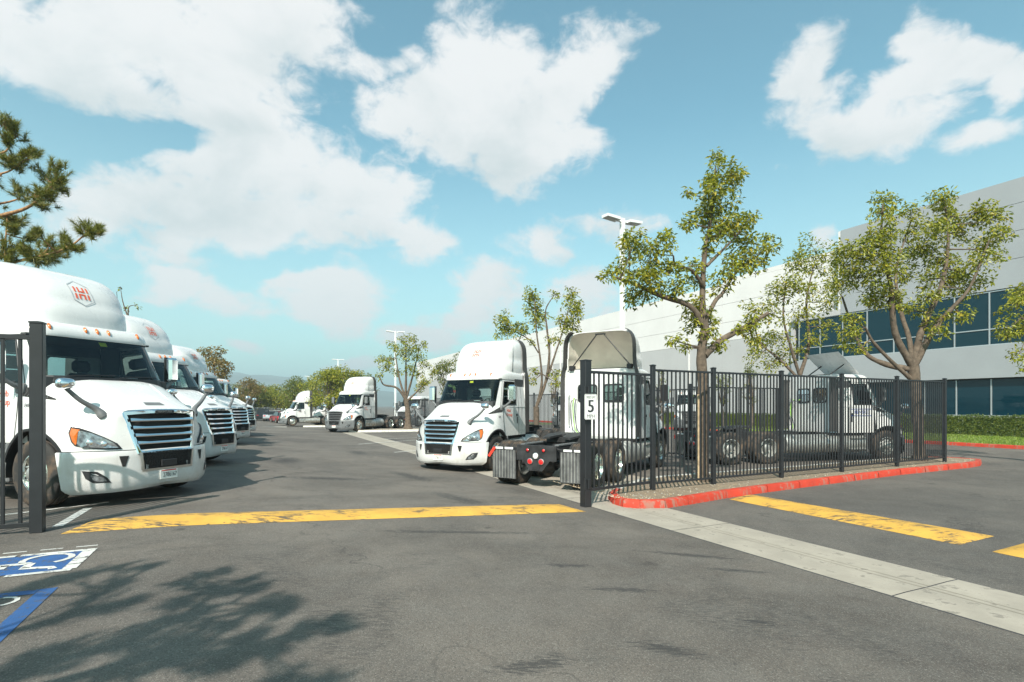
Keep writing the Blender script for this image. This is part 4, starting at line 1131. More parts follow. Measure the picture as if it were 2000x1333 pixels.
def hood_y(x, z):
    """half-width of the hood at a height"""
    rows = sorted(HROWS, key=lambda r: -r[NP - 1].x)
    def yr(r):
        q = [p for p in r[6:]]
        for a, b in zip(q, q[1:]):
            if b.z <= z <= a.z: return a.y + (b.y - a.y) * (a.z - z) / max(a.z - b.z, 1e-6), a.x + (b.x - a.x) * (a.z - z) / max(a.z - b.z, 1e-6)
        return (q[-1].y, q[-1].x) if z < q[-1].z else (q[0].y, q[0].x)
    pts = [yr(r) for r in rows]
    for (ya, xa), (yb, xb) in zip(pts, pts[1:]):
        if xb <= x <= xa: return ya + (yb - ya) * (xa - x) / max(xa - xb, 1e-6)
    return pts[0][0] if x > pts[0][1] else pts[-1][0]


FT = [(2.86, -1.90, 1.0), (3.0, -1.915, 1.01), (3.19, -1.955, 1.01), (3.215, -1.985, .99), (3.35, -2.03, .99), (3.5, -2.12, .985), (3.64, -2.26, .975), (3.74, -2.40, .955), (3.82, -2.55, .92), (3.87, -2.70, .87), (3.905, -2.85, .80), (3.93, -3.0, .68), (3.94, -3.1, .5)]
XB, FN = -3.22, 3.5


def fair_x(y, z):
    xf, w = lerp_tab(FT, z); return XB + (xf - XB) * max(0, 1 - min(1, abs(y) / w) ** FN) ** (1 / FN)


def fair_outline(z, off=0.0, k=12):
    xf, w = lerp_tab(FT, z); xf -= off; w -= off
    pts = []
    for i in range(k + 1):
        a = PI / 2 * i / k; c, s = math.cos(a), math.sin(a)
        pts.append((XB + (xf - XB) * c ** (2 / FN), w * s ** (2 / FN), z - (off * .6 if z > 3.7 else 0)))
    return [(x, -y, z_) for x, y, z_ in reversed(pts)] + pts[1:]


def cabp(z):
    f = (z - 1.97) / .67; return -1.27 - .41 * f, 1.105 - .07 * f, 6 + f   # front, half-width, squareness


def cab_col(z, kind, val):
    xf, w, n = cabp(z); xb = -3.4
    if kind == 'y':
        ye = (1.005 - .045 * (z - 1.97) / .67) * val; return Vector((xb + (xf - xb) * (1 - (ye / w) ** n) ** (1 / n), ye, z))
    return Vector((val, w * max(0, (1 - max(0, (val - xb) / (xf - xb)) ** n)) ** (1 / n), z))


def rrect(y0, y1, z0, z1, r, k=4):
    return [((y1 - r if sx > 0 else y0 + r) + r * math.cos(a), (z1 - r if sz > 0 else z0 + r) + r * math.sin(a))
            for sx, sz, a0 in ((1, 1, 0), (-1, 1, PI / 2), (-1, -1, PI), (1, -1, 1.5 * PI)) for a in [a0 + PI / 2 * i / k for i in range(k + 1)]]


def tyre_mesh(R0=.51, W=.285, ri=.29):
    h = W / 2
    prof = [(ri, -h * .82), (ri + .02, -h * .95), (ri + .10, -h), (R0 - .09, -h * 1.0), (R0 - .035, -h * .93), (R0 - .008, -h * .78), (R0, -h * .70)]
    for g_ in (-.42, 0, .42):
        prof += [(R0, h * (g_ - .10)), (R0 - .014, h * (g_ - .07)), (R0 - .014, h * (g_ + .07)), (R0, h * (g_ + .10))]
    prof += [(R0, h * .7), (R0 - .008, h * .78), (R0 - .035, h * .93), (R0 - .09, h), (ri + .10, h), (ri + .02, h * .95), (ri, h * .82), (ri, -h * .82)]
    return MB().lathe(prof, 'rubber', 40).mesh('tyre', 40)


def rim_mesh(front, m):
    """axle face points to +y"""
    b = MB()
    if front:
        b.lathe([(.295, -.1), (.295, .125), (.275, .13), (.262, .10), (.25, .06), (.235, .085), (.20, .115), (.155, .125), (.145, .125)], m, 36)
        b.lathe([(.145, .125), (.115, .13), (.11, .165), (.085, .185), (.0, .19)], 'aludull', 20)
        hy = .098
    else:
        b.lathe([(.295, -.1), (.295, .135), (.275, .14), (.262, .11), (.245, .02), (.235, -.03), (.20, -.05), (.16, -.055)], m, 36)
        b.lathe([(.16, -.055), (.12, -.05), (.115, .06), (.09, .075), (.0, .08)], 'aludull', 20)
        hy = -.038
    for k in range(10):
        a = 2 * PI * k / 10; c = (.168 * math.cos(a), 0, .168 * math.sin(a)); y = .122 if front else -.055
        b.lathe([(.014, 0), (.014, .03), (.0, .034)], 'alu', 6, 'y', (c[0], y, c[2]))
        a += PI / 10; c = (.222 * math.cos(a), hy, .222 * math.sin(a))
        b.lathe([(.027, .006), (.0, .007)], 'matteblack', 10, 'y', c)
    return b.mesh('rim', 40)


TYRE = tyre_mesh(); RIM_F = rim_mesh(True, 'polished'); RIM_R = rim_mesh(False, 'polished'); RIM_W = rim_mesh(True, 'aludull'); RIM_V = rim_mesh(False, 'aludull')
TXT = {}


def txt(body, size, m):
    k = (body, size, m)
    if k not in TXT: TXT[k] = text_mesh('lettering', body, size, m, .001)
    return TXT[k]


def make_truck(label, fairing=True, bumper='paint', grille='chrome', wb=3.73, number='049', plate='2786167', doors=True, deflector=False, sign_txt=None):
    t = thing('tractor_truck', label, 'truck', group='white day-cab tractor trucks')
    T1 = AX - wb; T2 = T1 - 1.32; XE = T2 - .62
    # --- hood
    b = MB(); rows = []
    for r in HROWS:
        q = []
        for p in r:
            z = p.z
            if p.y > 1.0: z = max(z, arch(p.x)) if p.x > AX - AR else z
            q.append(Vector((p.x, p.y, z)))
        zb = max(.845, arch(r[-1].x)); q2 = []
        for p in q: q2.append(Vector((p.x, p.y, max(p.z, zb if p.z < 1.2 and p.x < -.3 else .845))))
        rows.append(q2)
    b.grid(rows, 'paint'); b.grid([[Vector((p.x, -p.y, p.z)) for p in r] for r in rows], 'paint')
    hood = b.build('hood', t, smooth=50)
    # raised bonnet creases
    for s in (1, -1):
        b = MB(); q = [(x, s * (.36 + .14 * (-.4 - x)), [r for r in HROWS if abs(r[0].x - x) < .06 or True][0][0].z) for x in (-.4,)]
        pts = []
        for x in (-.62, -.8, -1.0, -1.18):
            yy = .40 + .16 * (-.4 - x); row = min(HROWS, key=lambda r: abs(r[8].x - x)); z = None
            for p0, p1 in zip(row, row[1:]):
                if p0.y <= yy <= p1.y: z = p0.z + (p1.z - p0.z) * (yy - p0.y) / (p1.y - p0.y)
            pts.append(((row[0].x), s * yy, z or row[3].z))
        b.tube(pts, [.004, .016, .018, .006], 'paint', 8); b.build('bonnet_crease', hood, smooth=60)
    MB().prism([(-.36, -.17, 1.515), (-.36, .17, 1.515), (-.46, .14, 1.566), (-.46, -.14, 1.566)], (-.004, 0, .006), 'greyplastic').build('hood_scoop', hood)
    # --- wheel arch liner
    for s in (1, -1):
        b = MB(); rows = []
        for k in range(17):
            a = math.radians(-8 + 196 * k / 16); x, z = AX + math.cos(a) * (AR - .005), .51 + math.sin(a) * (AR - .005)
            rows.append([(x, s * .62, z), (x, s * min(1.225, max(.9, hood_y(x, max(z, .9)) - .004)), z)])
        b.grid(rows, 'matteblack'); b.box((AX - AR, s * .60 - .02, .45), (AX + AR, s * .60 + .02, 1.2), 'matteblack'); b.build('arch_liner', t, smooth=40)
        b = MB(); rows = []
        for k in range(17):
            a = math.radians(14 + 152 * k / 16); x, z = AX + math.cos(a) * AR, .51 + math.sin(a) * AR; y = hood_y(x, z + .02)
            rows.append([(x, s * (y - .02), z - .015), (x, s * (y + .012), z - .01), (x + .02 * math.cos(a), s * (y + .014), z + .028), (x + .02 * math.cos(a), s * (y - .012), z + .03)])
        b.grid(rows, 'black'); b.build('arch_trim', t, smooth=40)
    # --- bumper
    lv = [(.215, -.10, -.13), (.25, -.05, -.07), (.30, -.015, -.02), (.42, 0, 0), (.60, .0, .0), (.74, -.012, -.005), (.825, -.02, -.01), (.838, -.04, -.03)]
    plan = [(-.095, 0), (-.10, .25), (-.115, .45), (-.17, .64), (-.28, .84), (-.44, 1.02), (-.60, 1.155), (-.66, 1.215)]
    b = MB(); rows = []
    for z, dx, dy in lv:
        end = -.672 - max(0, (z - .45)) * .30
        ctrl = [(x + dx * (1 - y), y * (1 + dy / 1.2), z + (.03 * (1 - y) if z < .3 else 0)) for x, y in plan] + [(end, 1.236 + dy, z)]
        c = catmull(ctrl, 22); rows.append([Vector((p.x, -p.y, p.z)) for p in reversed(c)] + c[1:])
    b.grid(rows, bumper)
    bp = b.build('bumper', t, smooth=45)
    MB().grid([[(p.x + .002 if abs(p.y) < 1.1 else p.x, p.y, z) for p in rows[-1]] for z in (.836, .848)], 'black').build('bumper_seam', t)
    # lower mesh, plate, fog lamps, slots
    def bx(y, z): return lerp_tab([(a, c) for a, c in [(y_, x_) for x_, y_ in plan]], abs(y))[0]
    fr = [(-.475, .80), (.475, .80), (.44, .50), (-.44, .50)]; fi = [(-.435, .79), (.435, .79), (.405, .535), (-.405, .535)]
    b = MB(); b.grid([[(bx(y, z) + .022, y, z) for y, z in fr], [(bx(y, z) + .022, y, z) for y, z in fi], [(bx(y, z) + .004, y, z) for y, z in fi]], 'alu' if bumper == 'paint' else 'greyplastic', True); b.build('mesh_surround', bp)
    b = MB(); b.grid([[(bx(y, .6) + .004, y, z) for y in (-.44, -.2, 0, .2, .44)] for z in (.53, .80)], 'matteblack')
    for zz in range(6):
        z = .555 + zz * .044
        for k in range(15):
            y = -.40 + k * .055 + (zz % 2) * .027
            if abs(y) < .395: b.lathe([(.022, .0), (.022, .010), (.018, .010), (.018, .0)], 'black', 6, 'x', (bx(y, z) + .004, y, z))
    b.build('lower_mesh', bp)
    MB().box((-.088, -.14, .55), (-.066, .14, .66), 'black', .01).build('radar_cover', bp)
    pl = MB().box((-.094, -.155, .345), (-.084, .155, .495), 'plate', .004).build('number_plate', bp)
    MB().box((-.0838, -.13, .472), (-.0832, .13, .49), 'redtape').build('plate_band', pl)
    o = link('lettering', txt(plate, .095, 'ink'), pl); o.matrix_local = frame_mat((-.0825, .018, .412), (0, 1, 0), (0, 0, 1)) @ Matrix.Diagonal((.72, 1.05, 1, 1))
    for s in (1, -1):
        def bp_(y, z, e=.006):
            row = min(rows, key=lambda r: abs(r[30].z - z)); q = [p for p in row if p.y >= 0]
            for p0, p1 in zip(q, q[1:]):
                if p0.y <= y <= p1.y: return Vector((p0.x + (p1.x - p0.x) * (y - p0.y) / (p1.y - p0.y) + e, s * (y + e * .7), z))
            return Vector((q[-1].x + e, s * (y + e), z))
        MB().poly([bp_(.80, .375), bp_(.84, .455), bp_(.93, .545), bp_(1.06, .565), bp_(1.03, .45), bp_(.97, .385)], 'black').build('fog_lamp', bp)
        MB().poly([bp_(.84, .40, .010), bp_(.87, .455, .010), bp_(.95, .505, .010), bp_(.99, .50, .010), bp_(.97, .43, .010), bp_(.93, .40, .010)], 'lens').build('fog_lens', bp)
        MB().poly([bp_(.60, .76), bp_(.715, .76), bp_(.68, .60), bp_(.645, .60)], 'matteblack').build('tow_slot', bp)
    # --- grille
    gx = lambda z: -.136 - (z - .78) * .155
    gy = lambda z: .49 + (z - .78) * .205
    W0, W1 = .78, 1.43
    def ring(off, dx):
        z0, z1 = W0 + off * .35, W1 - off
        top = [(gx(z1) + dx + (.035 * (1 - (y / .6) ** 2) if True else 0), y * (gy(z1) - off), z1 + .03 * (1 - y * y)) for y in (-1, -.6, -.2, .2, .6, 1)]
        bot = [(gx(z0) + dx + .02 * (1 - y * y), y * (gy(z0) - off), z0) for y in (1, .5, 0, -.5, -1)]
        return top + bot
    b = MB(); b.grid([ring(-.006, -.03), ring(-.006, .012), ring(.012, .026), ring(.056, .026), ring(.068, .008), ring(.068, -.05)], grille, True)
    gr_ = b.build('grille', t, smooth=35)
    b = MB(); b.add(ring(.05, -.05), [tuple(range(11))], 'matteblack'); b.build('radiator_mesh', gr_)
    b = MB()
    for z in (.9, 1.0, 1.1, 1.2, 1.3): pass
    for k in range(5):
        z = .815 + .118 * k
        if k == 0: z = .80
        w = gy(z) - .05; b = MB(); rws = []
        for y in [i / 8 for i in range(-8, 9)]:
            x = gx(z) + .02 * (1 - y * y) + .005; hh = .034 + .022 * max(0, abs(y) - .62) / .38
            rws.append([(x - .05, y * w, z + .012), (x + .004, y * w, z + hh * .7), (x + .016, y * w, z), (x + .008, y * w, z - .014), (x - .05, y * w, z - .006)])
        b.grid(rws, grille); b.build('grille_bar', gr_, smooth=40)
    em = MB(); z = W1 + .0
    em.prism([(gx(z) + .058, y, zz) for y, zz in rrect(-.17, .17, z - .036, z + .016, .024)], (.006, 0, 0), 'chrome'); em.prism([(gx(z) + .060, y, zz) for y, zz in rrect(-.155, .155, z - .031, z + .011, .02)], (.006, 0, 0), 'ink'); e_ = em.build('badge', gr_)
    o = link('lettering', txt('FREIGHTLINER', .042, 'alu'), e_); o.matrix_local = frame_mat((gx(z) + .068, 0, z - .010), (0, 1, 0), (0, 0, 1)) @ Matrix.Diagonal((.95, 1, 1, 1))
    # --- headlamps
    hl = [(-.235, .865), (-.27, .95), (-.36, 1.045), (-.48, 1.13), (-.60, 1.19), (-.70, 1.215), (-.69, 1.12), (-.64, .99), (-.60, .93), (-.45, .885), (-.33, .865)]
    for s in (1, -1):
        def H(x, z, e): return Vector((x + e, s * (hood_y(x, z) + e), z))
        cx, cz = -.47, 1.02
        b = MB(); outer = [H(x, z, .004) for x, z in hl]; inner = [H(cx + (x - cx) * .90, cz + (z - cz) * .86, .022) for x, z in hl]
        b.grid([outer, inner], 'black', True); lamp_ = b.build('headlamp', t, smooth=30)
        # clear cover made of a fan of facets so that it follows the fender
        def patch(pts, m, e, name):
            b = MB(); c = Vector((sum(p[0] for p in pts) / len(pts), 0, sum(p[1] for p in pts) / len(pts)))
            vs = [H(x, z, e) for x, z in pts] + [H(c.x, c.z, e)]; n = len(pts)
            b.add(vs, [(i, (i + 1) % n, n) for i in range(n)], m); return b.build(name, lamp_)
        sc_ = [(cx + (x - cx) * .90, cz + (z - cz) * .86) for x, z in hl]
        patch([sc_[0], sc_[1], sc_[2], sc_[3], (-.595, 1.15), (-.575, .96), (-.53, .905), sc_[10]], 'lens', .0225, 'lens')
        patch([(-.60, 1.155), sc_[4], sc_[5], sc_[6], sc_[7], sc_[8], (-.58, .96)], 'amber', .023, 'turn_signal')
        for (x, z, r) in ((-.36, .95, .042), (-.47, .975, .046)):
            y = hood_y(x, z); d = Vector((.75, s * .6, 0)).normalized(); b = MB(); M = Matrix.Translation((x, s * y, z)) @ d.to_track_quat('Z', 'Y').to_matrix().to_4x4()
            b.lathe([(r, .026), (r * .9, .034), (r * .5, .040), (0, .042)], 'reflector', 14, 'z', M=M); b.build('bulb', lamp_, smooth=60)
        # side vent at the back of the hood
        vz = lambda x: (1.60 + .06 * (-1.12 - x) / .57, 1.615 + .185 * min(1, (-1.12 - x) / .50))
        vr = lambda x, f, e: Vector((x, s * (hood_y(x, vz(x)[0] + (vz(x)[1] - vz(x)[0]) * f) + e), vz(x)[0] + (vz(x)[1] - vz(x)[0]) * f + e * .7))
        b = MB(); b.grid([[vr(-1.12 - .57 * i / 10, f, .007) for f in (0, .25, .5, .75, 1)] for i in range(11)], 'matteblack'); v_ = b.build('hood_vent', hood, smooth=40)
        b = MB()
        for i in range(2, 10):
            for f0, f1, dx in ((.05, .5, .03), (.5, .95, -.03)): b.tube([vr(-1.12 - .057 * i - dx, f0, .010), vr(-1.12 - .057 * i, f1, .010)] if dx > 0 else [vr(-1.12 - .057 * i, f0, .010), vr(-1.12 - .057 * i + dx, f1, .010)], .0035, 'greyplastic', 4, False)
        b.build('vent_slats', v_)
        # hood mirror
        b = MB(); base = Vector((-.50, s * (hood_y(-.52, 1.42) - .0), 1.40)); tip = Vector((-.60, s * 1.205, 1.775))
        c = catmull([base + Vector((.05, -s * .02, -.055)), base + Vector((0, s * .045, .06)), base.lerp(tip, .55) + Vector((0, s * .01, -.012)), tip], 12)
        b.tube(c, [.066, .068, .062, .052, .043, .038, .036, .034, .033, .032, .03, .028], 'greyplastic', 8); hm = b.build('hood_mirror', t, smooth=50)
        b = MB(); M = Matrix.Translation(tip + Vector((0, 0, .06))); rw = []
        for i in range(9):
            a = PI * i / 8 - PI / 2; x_ = .075 * math.sin(a); rad = math.cos(a) ** .6 if 0 < i < 8 else .02
            rw.append([(x_, .125 * rad * math.copysign(abs(math.cos(q)) ** .7, math.cos(q)), .082 * rad * math.copysign(abs(math.sin(q)) ** .7, math.sin(q))) for q in [2 * PI * k / 18 for k in range(18)]])
        b.grid(rw, 'chrome', True, M); b.build('mirror_shell', hm, smooth=80)
        # door mirror
        b = MB(); b.tube(catmull([(-1.72, s * 1.10, 1.80), (-1.70, s * 1.22, 1.83), (-1.72, s * 1.40, 1.97)], 7), [.05, .045, .04, .036, .034, .032, .03], 'greyplastic', 8)
        b.box((-1.80, min(s * 1.08, s * 1.15), 1.70), (-1.62, max(s * 1.08, s * 1.15), 1.86), 'greyplastic', .02)
        dm = b.build('door_mirror', t, smooth=40)
        b = MB(); M = Matrix.Translation((-1.74, s * 1.425, 2.215)) @ Matrix.Rotation(s * .18, 4, 'Z')
        b.box((-.055, -.115, -.235), (.075, .115, .235), 'chrome' if grille == 'chrome' else 'greyplastic', .045, M); sh = b.build('mirror_shell', dm)
        MB().box((-.060, -.10, -.21), (-.056, .10, .21), 'lens', 0, M).build('mirror_glass', dm)
        MB().box((-.07, -.118, -.24), (-.052, .118, .24), 'black', .006, M).build('mirror_rim', dm)
    # --- cab: columns of the upper shell
    ZU = [1.80, 1.88, 1.97, 2.2, 2.4, 2.56, 2.64]
    def xw0(z): return -1.78 - .22 * max(0, (z - 1.88) / .68)
    def xdr(z): return xw0(z) + .075
    cols = [('y', f) for f in (0, .2, .4, .6, .76, .88, .95, 1.0)] + [('p', 0), ('d', 0), ('w', 0), ('x', -2.2), ('x', -2.56), ('x', -2.72), ('x', -2.95), ('x', -3.18)]
    def CP(z, c):
        k, v = c
        if k == 'y': return cab_col(z, 'y', v)
        if k == 'p': e = cab_col(z, 'y', 1.0); return cab_col(z, 'x', (e.x + xdr(z)) / 2)
        if k == 'd': return cab_col(z, 'x', xdr(z))
        if k == 'w': return cab_col(z, 'x', xw0(z))
        return cab_col(z, 'x', v)
    up = [[CP(z, c) for c in cols] for z in ZU]
    def cells(test, m, name, parent, both=True, off=0.0, smooth=40, only=None):
        b = MB()
        for s in ((1, -1) if only is None else (only,)):
            for i in range(len(ZU) - 1):
                for j in range(len(cols) - 1):
                    if test(i, j):
                        q = [up[i][j], up[i][j + 1], up[i + 1][j + 1], up[i + 1][j]]
                        if off: q = [Vector((p.x - off * (1 if j < 7 else 0), p.y * (1 - off / 1.1 * (1 if j >= 7 else .4)), p.z)) for p in q]
                        b.poly([(p.x, s * p.y, p.z) for p in q], m)
        return b.build(name, parent, smooth=smooth)
    WS = lambda i, j: j < 7 and i >= 2
    WIN = lambda i, j: 10 <= j < 12 and 1 <= i <= 4
    DOOR = lambda i, j: 9 <= j < 13 and i < 5 and not WIN(i, j)
    LOW = [.95, 1.05, 1.35, 1.6, 1.80]; LX = [-1.70, -1.705, -2.2, -2.72, -2.725, -3.18]
    def lowy(x, z): return 1.105 + .018 * math.sin(PI * (z - .9) / 1.0) + (.012 if z < 1.1 else 0)
    b = MB()
    for s in (1, -1):
        for i in range(len(ZU) - 1):
            for j in range(len(cols) - 1):
                if not WS(i, j) and not WIN(i, j) and not DOOR(i, j) and not (j < 7 and i < 2): b.poly([(p.x, s * p.y, p.z) for p in (up[i][j], up[i][j + 1], up[i + 1][j + 1], up[i + 1][j])], 'paint')
        b.grid([[(x, s * lowy(x, z), z) for x in (-2.74, -2.95, -3.18)] for z in LOW], 'paint')
        b.grid([[(x, s * (lowy(x, z) - .03), z) for x in (-1.60, -1.72)] for z in LOW], 'paint')
    # rear wall with two windows
    ys = [-1.1, -.66, -.12, .12, .66, 1.1]; zs = [.95, 1.97, 2.42, 2.88]
    for i in range(3):
        for j in range(5):
            if not (i == 1 and j in (1, 3)): b.poly([(-3.18, ys[j], zs[i]), (-3.18, ys[j + 1], zs[i]), (-3.18, ys[j + 1], zs[i + 1]), (-3.18, ys[j], zs[i + 1])], 'paint')
    b.grid([[(x, y, .95) for y in (-1.1, 1.1)] for x in (-1.6, -3.18)], 'matteblack')
    cab = b.build('cab', t, smooth=40)
    for s in (1, -1):
        b = MB(); b.box((-3.186, s * .39 - .30, 1.94), (-3.181, s * .39 + .30, 2.45), 'black'); b = MB()
        oo = rrect(s * .39 - .30, s * .39 + .30, 1.94, 2.45, .09); ii = rrect(s * .39 - .255, s * .39 + .255, 1.985, 2.405, .07)
        b.grid([[(-3.184, y, z) for y, z in oo], [(-3.198, y, z) for y, z in oo], [(-3.198, y, z) for y, z in ii], [(-3.17, y, z) for y, z in ii]], 'black', True); rwf = b.build('rear_window', cab, smooth=30)
        MB().poly([(-3.188, y, z) for y, z in ii], 'glass').build('pane', rwf)
    # roof cap with the visor brow
    RT = [(2.625, -1.665, 1.045), (2.66, -1.655, 1.05), (2.74, -1.69, 1.045), (2.80, -1.735, 1.035), (2.845, -1.80, 1.01), (2.875, -1.90, .97), (2.89, -2.02, .90), (2.90, -2.3, .7)]
    b = MB(); rw = []
    for z, xf, w in RT:
        n = 7; k = 16; q = []
        for i in range(k + 1):
            a = PI / 2 * i / k; q.append((-3.18 + (xf + 3.18) * math.cos(a) ** (2 / n), w * math.sin(a) ** (2 / n), z))
        rw.append([(x, -y, z_) for x, y, z_ in reversed(q)] + q[1:])
    b.grid(rw, 'paint'); b.poly(rw[-1], 'paint')
    roof = b.build('roof', t, smooth=45)
    for y in (-.72, -.19, 0, .19, .72):
        xf, w = lerp_tab([(z, a, c) for z, a, c in RT], 2.775); n = 7; x = -3.18 + (xf + 3.18) * (1 - (abs(y) / w) ** n) ** (1 / n)
        M = Matrix.Translation((x, y, 2.775)) @ Matrix.Rotation(-.55, 4, 'Y'); b = MB(); rows_ = []
        for i in range(6):
            a = PI / 2 * i / 5; rows_.append([(.030 * math.sin(a), .024 * math.cos(a) * math.cos(q), .062 * math.cos(a) ** .8 * math.sin(q)) for q in [2 * PI * k / 12 for k in range(12)]])
        b.grid(rows_, 'amber', True, M); b.build('marker_lamp', roof, smooth=60)
    # windscreen, wipers, cowl
    cells(WS, 'glass', 'windscreen', t)
    b = MB()
    for s in (1, -1):
        q = [up[i][7] for i in range(2, 7)]; q0 = [up[i][6] for i in range(2, 7)]
        b.grid([[(p.x + .006, s * p.y * 1.004, p.z) for p in q], [(p.x + .006, s * (p.y + (o.y - p.y) * .45) * 1.004, p.z) for p, o in zip(q, q0)]], 'black')
    b.grid([[(p.x + .008, s * p.y, p.z + dz) for s, p in [(-1, x) for x in reversed(up[6][:8])] + [(1, x) for x in up[6][1:8]]] for dz in (-.035, .0)], 'black')
    b.grid([[(p.x + dx, s * p.y, p.z + dz) for s, p in [(-1, x) for x in reversed(up[2][:8])] + [(1, x) for x in up[2][1:8]]] for dx, dz in ((-.004, .014), (.010, .0), (.03, -.08), (.02, -.2))], 'black')
    b.build('windscreen_seal', t)
    for y0, y1 in ((.05, .75), (-.72, .0)):
        b = MB(); c = [cab_col(z, 'y', abs(y)) for y, z in ((y0, 1.985), ((y0 + y1) / 2, 2.01), (y1, 2.02))]
        b.tube([(p.x + .03, math.copysign(p.y, y), p.z) for p, y in zip(c, (y0 if y0 else -.001, (y0 + y1) / 2, y1 if y1 else -.001))], .009, 'black', 5); b.build('wiper', t)
    # doors with glass
    for s in (1, -1):
        b = MB()
        for i in range(len(ZU) - 1):
            for j in range(len(cols) - 1):
                if DOOR(i, j): b.poly([(p.x, s * (p.y + .003), p.z) for p in (up[i][j], up[i][j + 1], up[i + 1][j + 1], up[i + 1][j])], 'paint')
        b.grid([[(x, s * (lowy(x, z) + .003), z) for x in (-1.722, -2.0, -2.4, -2.715)] for z in LOW], 'paint')
        d_ = b.build('door', t, smooth=40)
        b = MB()
        for i in range(1, 5):
            for j in (10, 11): b.poly([(p.x, s * (p.y - .006), p.z) for p in (up[i][j], up[i][j + 1], up[i + 1][j + 1], up[i + 1][j])], 'glass')
        b.build('side_window', d_, smooth=40)
        edge = [up[i][10] for i in range(1, 6)] + [up[5][11], up[5][12]] + [up[i][12] for i in range(4, 0, -1)] + [up[1][11]]
        b = MB(); c = [(p.x, s * (p.y + .005), p.z) for p in edge]; b.tube(c + [c[0]], .017, 'black', 6, False); b.build('window_seal', d_, smooth=60)
        b = MB(); ol = [(-1.715, 1.02), (-1.712, 1.82)]; ed = [Vector((-1.716, lowy(-1.7, z), z)) for z in (.97, 1.3, 1.6, 1.8)] + [up[i][9] for i in range(0, 6)] + [Vector((-2.3, up[5][11].y, 2.575)), up[5][13]] + [up[i][13] for i in range(4, -1, -1)] + [Vector((-2.72, lowy(-2.7, z), z)) for z in (1.6, 1.3, .97)]
        b.tube([(p.x, s * (p.y + .003), p.z) for p in ed], .0055, 'ink', 5, False); b.build('door_gap', d_)
        MB().box((-2.64, min(s * 1.115, s * 1.145), 1.52), (-2.56, max(s * 1.115, s * 1.145), 1.60), 'black', .01).build('handle', d_)
        MB().box((-2.66, min(s * 1.12, s * 1.13), 1.30), (-2.60, max(s * 1.12, s * 1.13), 1.50), 'black', .004).build('latch_pad', d_)
        for body, size, m, x, z in (('Hub', .14, 'logored', -2.10, 1.70), ('Group', .14, 'logored', -2.13, 1.57), ('DOT 0128', .06, 'ink', -2.30, 1.10)) if not sign_txt else ((sign_txt, .16, 'blueink', -2.25, 1.62),):
            o = link('lettering', txt(body, size, m), d_); o.matrix_local = frame_mat((x, s * (lowy(x, z) + .0075), z), (-s, 0, 0), (0, 0, 1))
        if sign_txt:
            fr_ = MB(); oo = [(x, z) for x, z in ((-2.66, 1.50), (-1.84, 1.50), (-1.84, 1.74), (-2.66, 1.74))]; ii = [(x * 1.0 + (.02 if x < -2 else -.02), z + (.02 if z < 1.6 else -.02)) for x, z in oo]
            fr_.grid([[(x, s * (lowy(x, z) + .008), z) for x, z in oo], [(x, s * (lowy(x, z) + .008), z) for x, z in ii]], 'blueink', True); fr_.build('sign_border', d_)
        o = link('lettering', txt(number, .085, 'ink'), t); x = -1.50; o.matrix_local = frame_mat((x, s * (hood_y(x, 1.52) + .016), 1.52), (-s, 0, 0), (0, .26 * -s, 1))
        # rub of steps, tank, side skirt under the door
        b = MB(); L0, L1 = -2.05, min(-3.3, T1 + .75); b.lathe([(0, 0), (.27, .0), (.30, .03), (.30, L0 - L1 - .03), (.27, L0 - L1), (0, L0 - L1)], 'aludull', 24, 'x', (L1, s * .86, .60)); tk = b.build('fuel_tank', t, smooth=40)
        for x in (L0 - .25, (L0 + L1) / 2, L1 + .25): MB().lathe([(.302, -.03), (.310, -.03), (.310, .03), (.302, .03)], 'alu', 24, 'x', (x, s * .86, .60)).build('tank_strap', tk)
        for z in (.42, .78): MB().box((-2.72, min(s * 1.02, s * 1.19), z - .02), (-2.10, max(s * 1.02, s * 1.19), z + .02), 'aludull', .008).build('step', t)
        MB().box((-2.06, min(s * .9, s * 1.13), .34), (-1.985, max(s * .9, s * 1.13), .95), 'greyplastic', .02).build('step_guard', t)
    for s in (1, -1):
        b = MB(); b.tube([cab_col(2.62, 'x', x) + Vector((0, .006, 0)) if s > 0 else Vector((cab_col(2.62, 'x', x).x, -cab_col(2.62, 'x', x).y - .006, 2.62)) for x in (-2.0, -2.3, -2.7, -3.0, -3.17)], .005, 'ink', 5, False); b.build('roof_seam', cab)
        b = MB(); b.tube([(-2.94, s * (lowy(-2.9, z) + .001 if z < 1.8 else cab_col(z, 'x', -2.94).y + .001), z) for z in (.96, 1.3, 1.6, 1.8, 2.1, 2.4, 2.6)], .0045, 'ink', 5, False); b.build('panel_seam', cab)
        b = MB(); b.tube([Vector((-1.735, s * (p.y + .004), p.z)) for p in HROWS[-1][7:]], .006, 'ink', 5, False); b.build('hood_seam', cab)
    # --- interior
    b = MB(); b.box((-3.15, -1.06, .99), (-1.62, 1.06, 1.08), 'lining'); b.box((-3.16, -1.07, 1.05), (-3.145, 1.07, 1.95), 'lining'); b.box((-3.16, -1.07, 2.44), (-3.145, 1.07, 2.8), 'lining')
    for s in (1, -1): b.box((-3.16, s * .39 - .02 if False else -.11, 1.95), (-3.145, .11, 2.44), 'lining'); b.box((-3.12, s * 1.06 - .015, 1.05), (-1.74, s * 1.06 + .015, 1.86), 'lining'); b.box((-3.12, s * 1.045 - .012, 1.84), (-2.60, s * 1.045 + .012, 2.66), 'lining')
    b.box((-3.14, -1.0, 2.62), (-1.80, 1.0, 2.65), 'lining'); b.build('cab_lining', t)
    b = MB(); b.prism([(-1.36, -1.0, 1.70), (-1.36, -1.0, 1.955), (-1.58, -1.0, 1.985), (-1.86, -1.0, 1.93), (-1.90, -1.0, 1.55)], (0, 2.0, 0), 'lining'); b.build('dashboard', t)
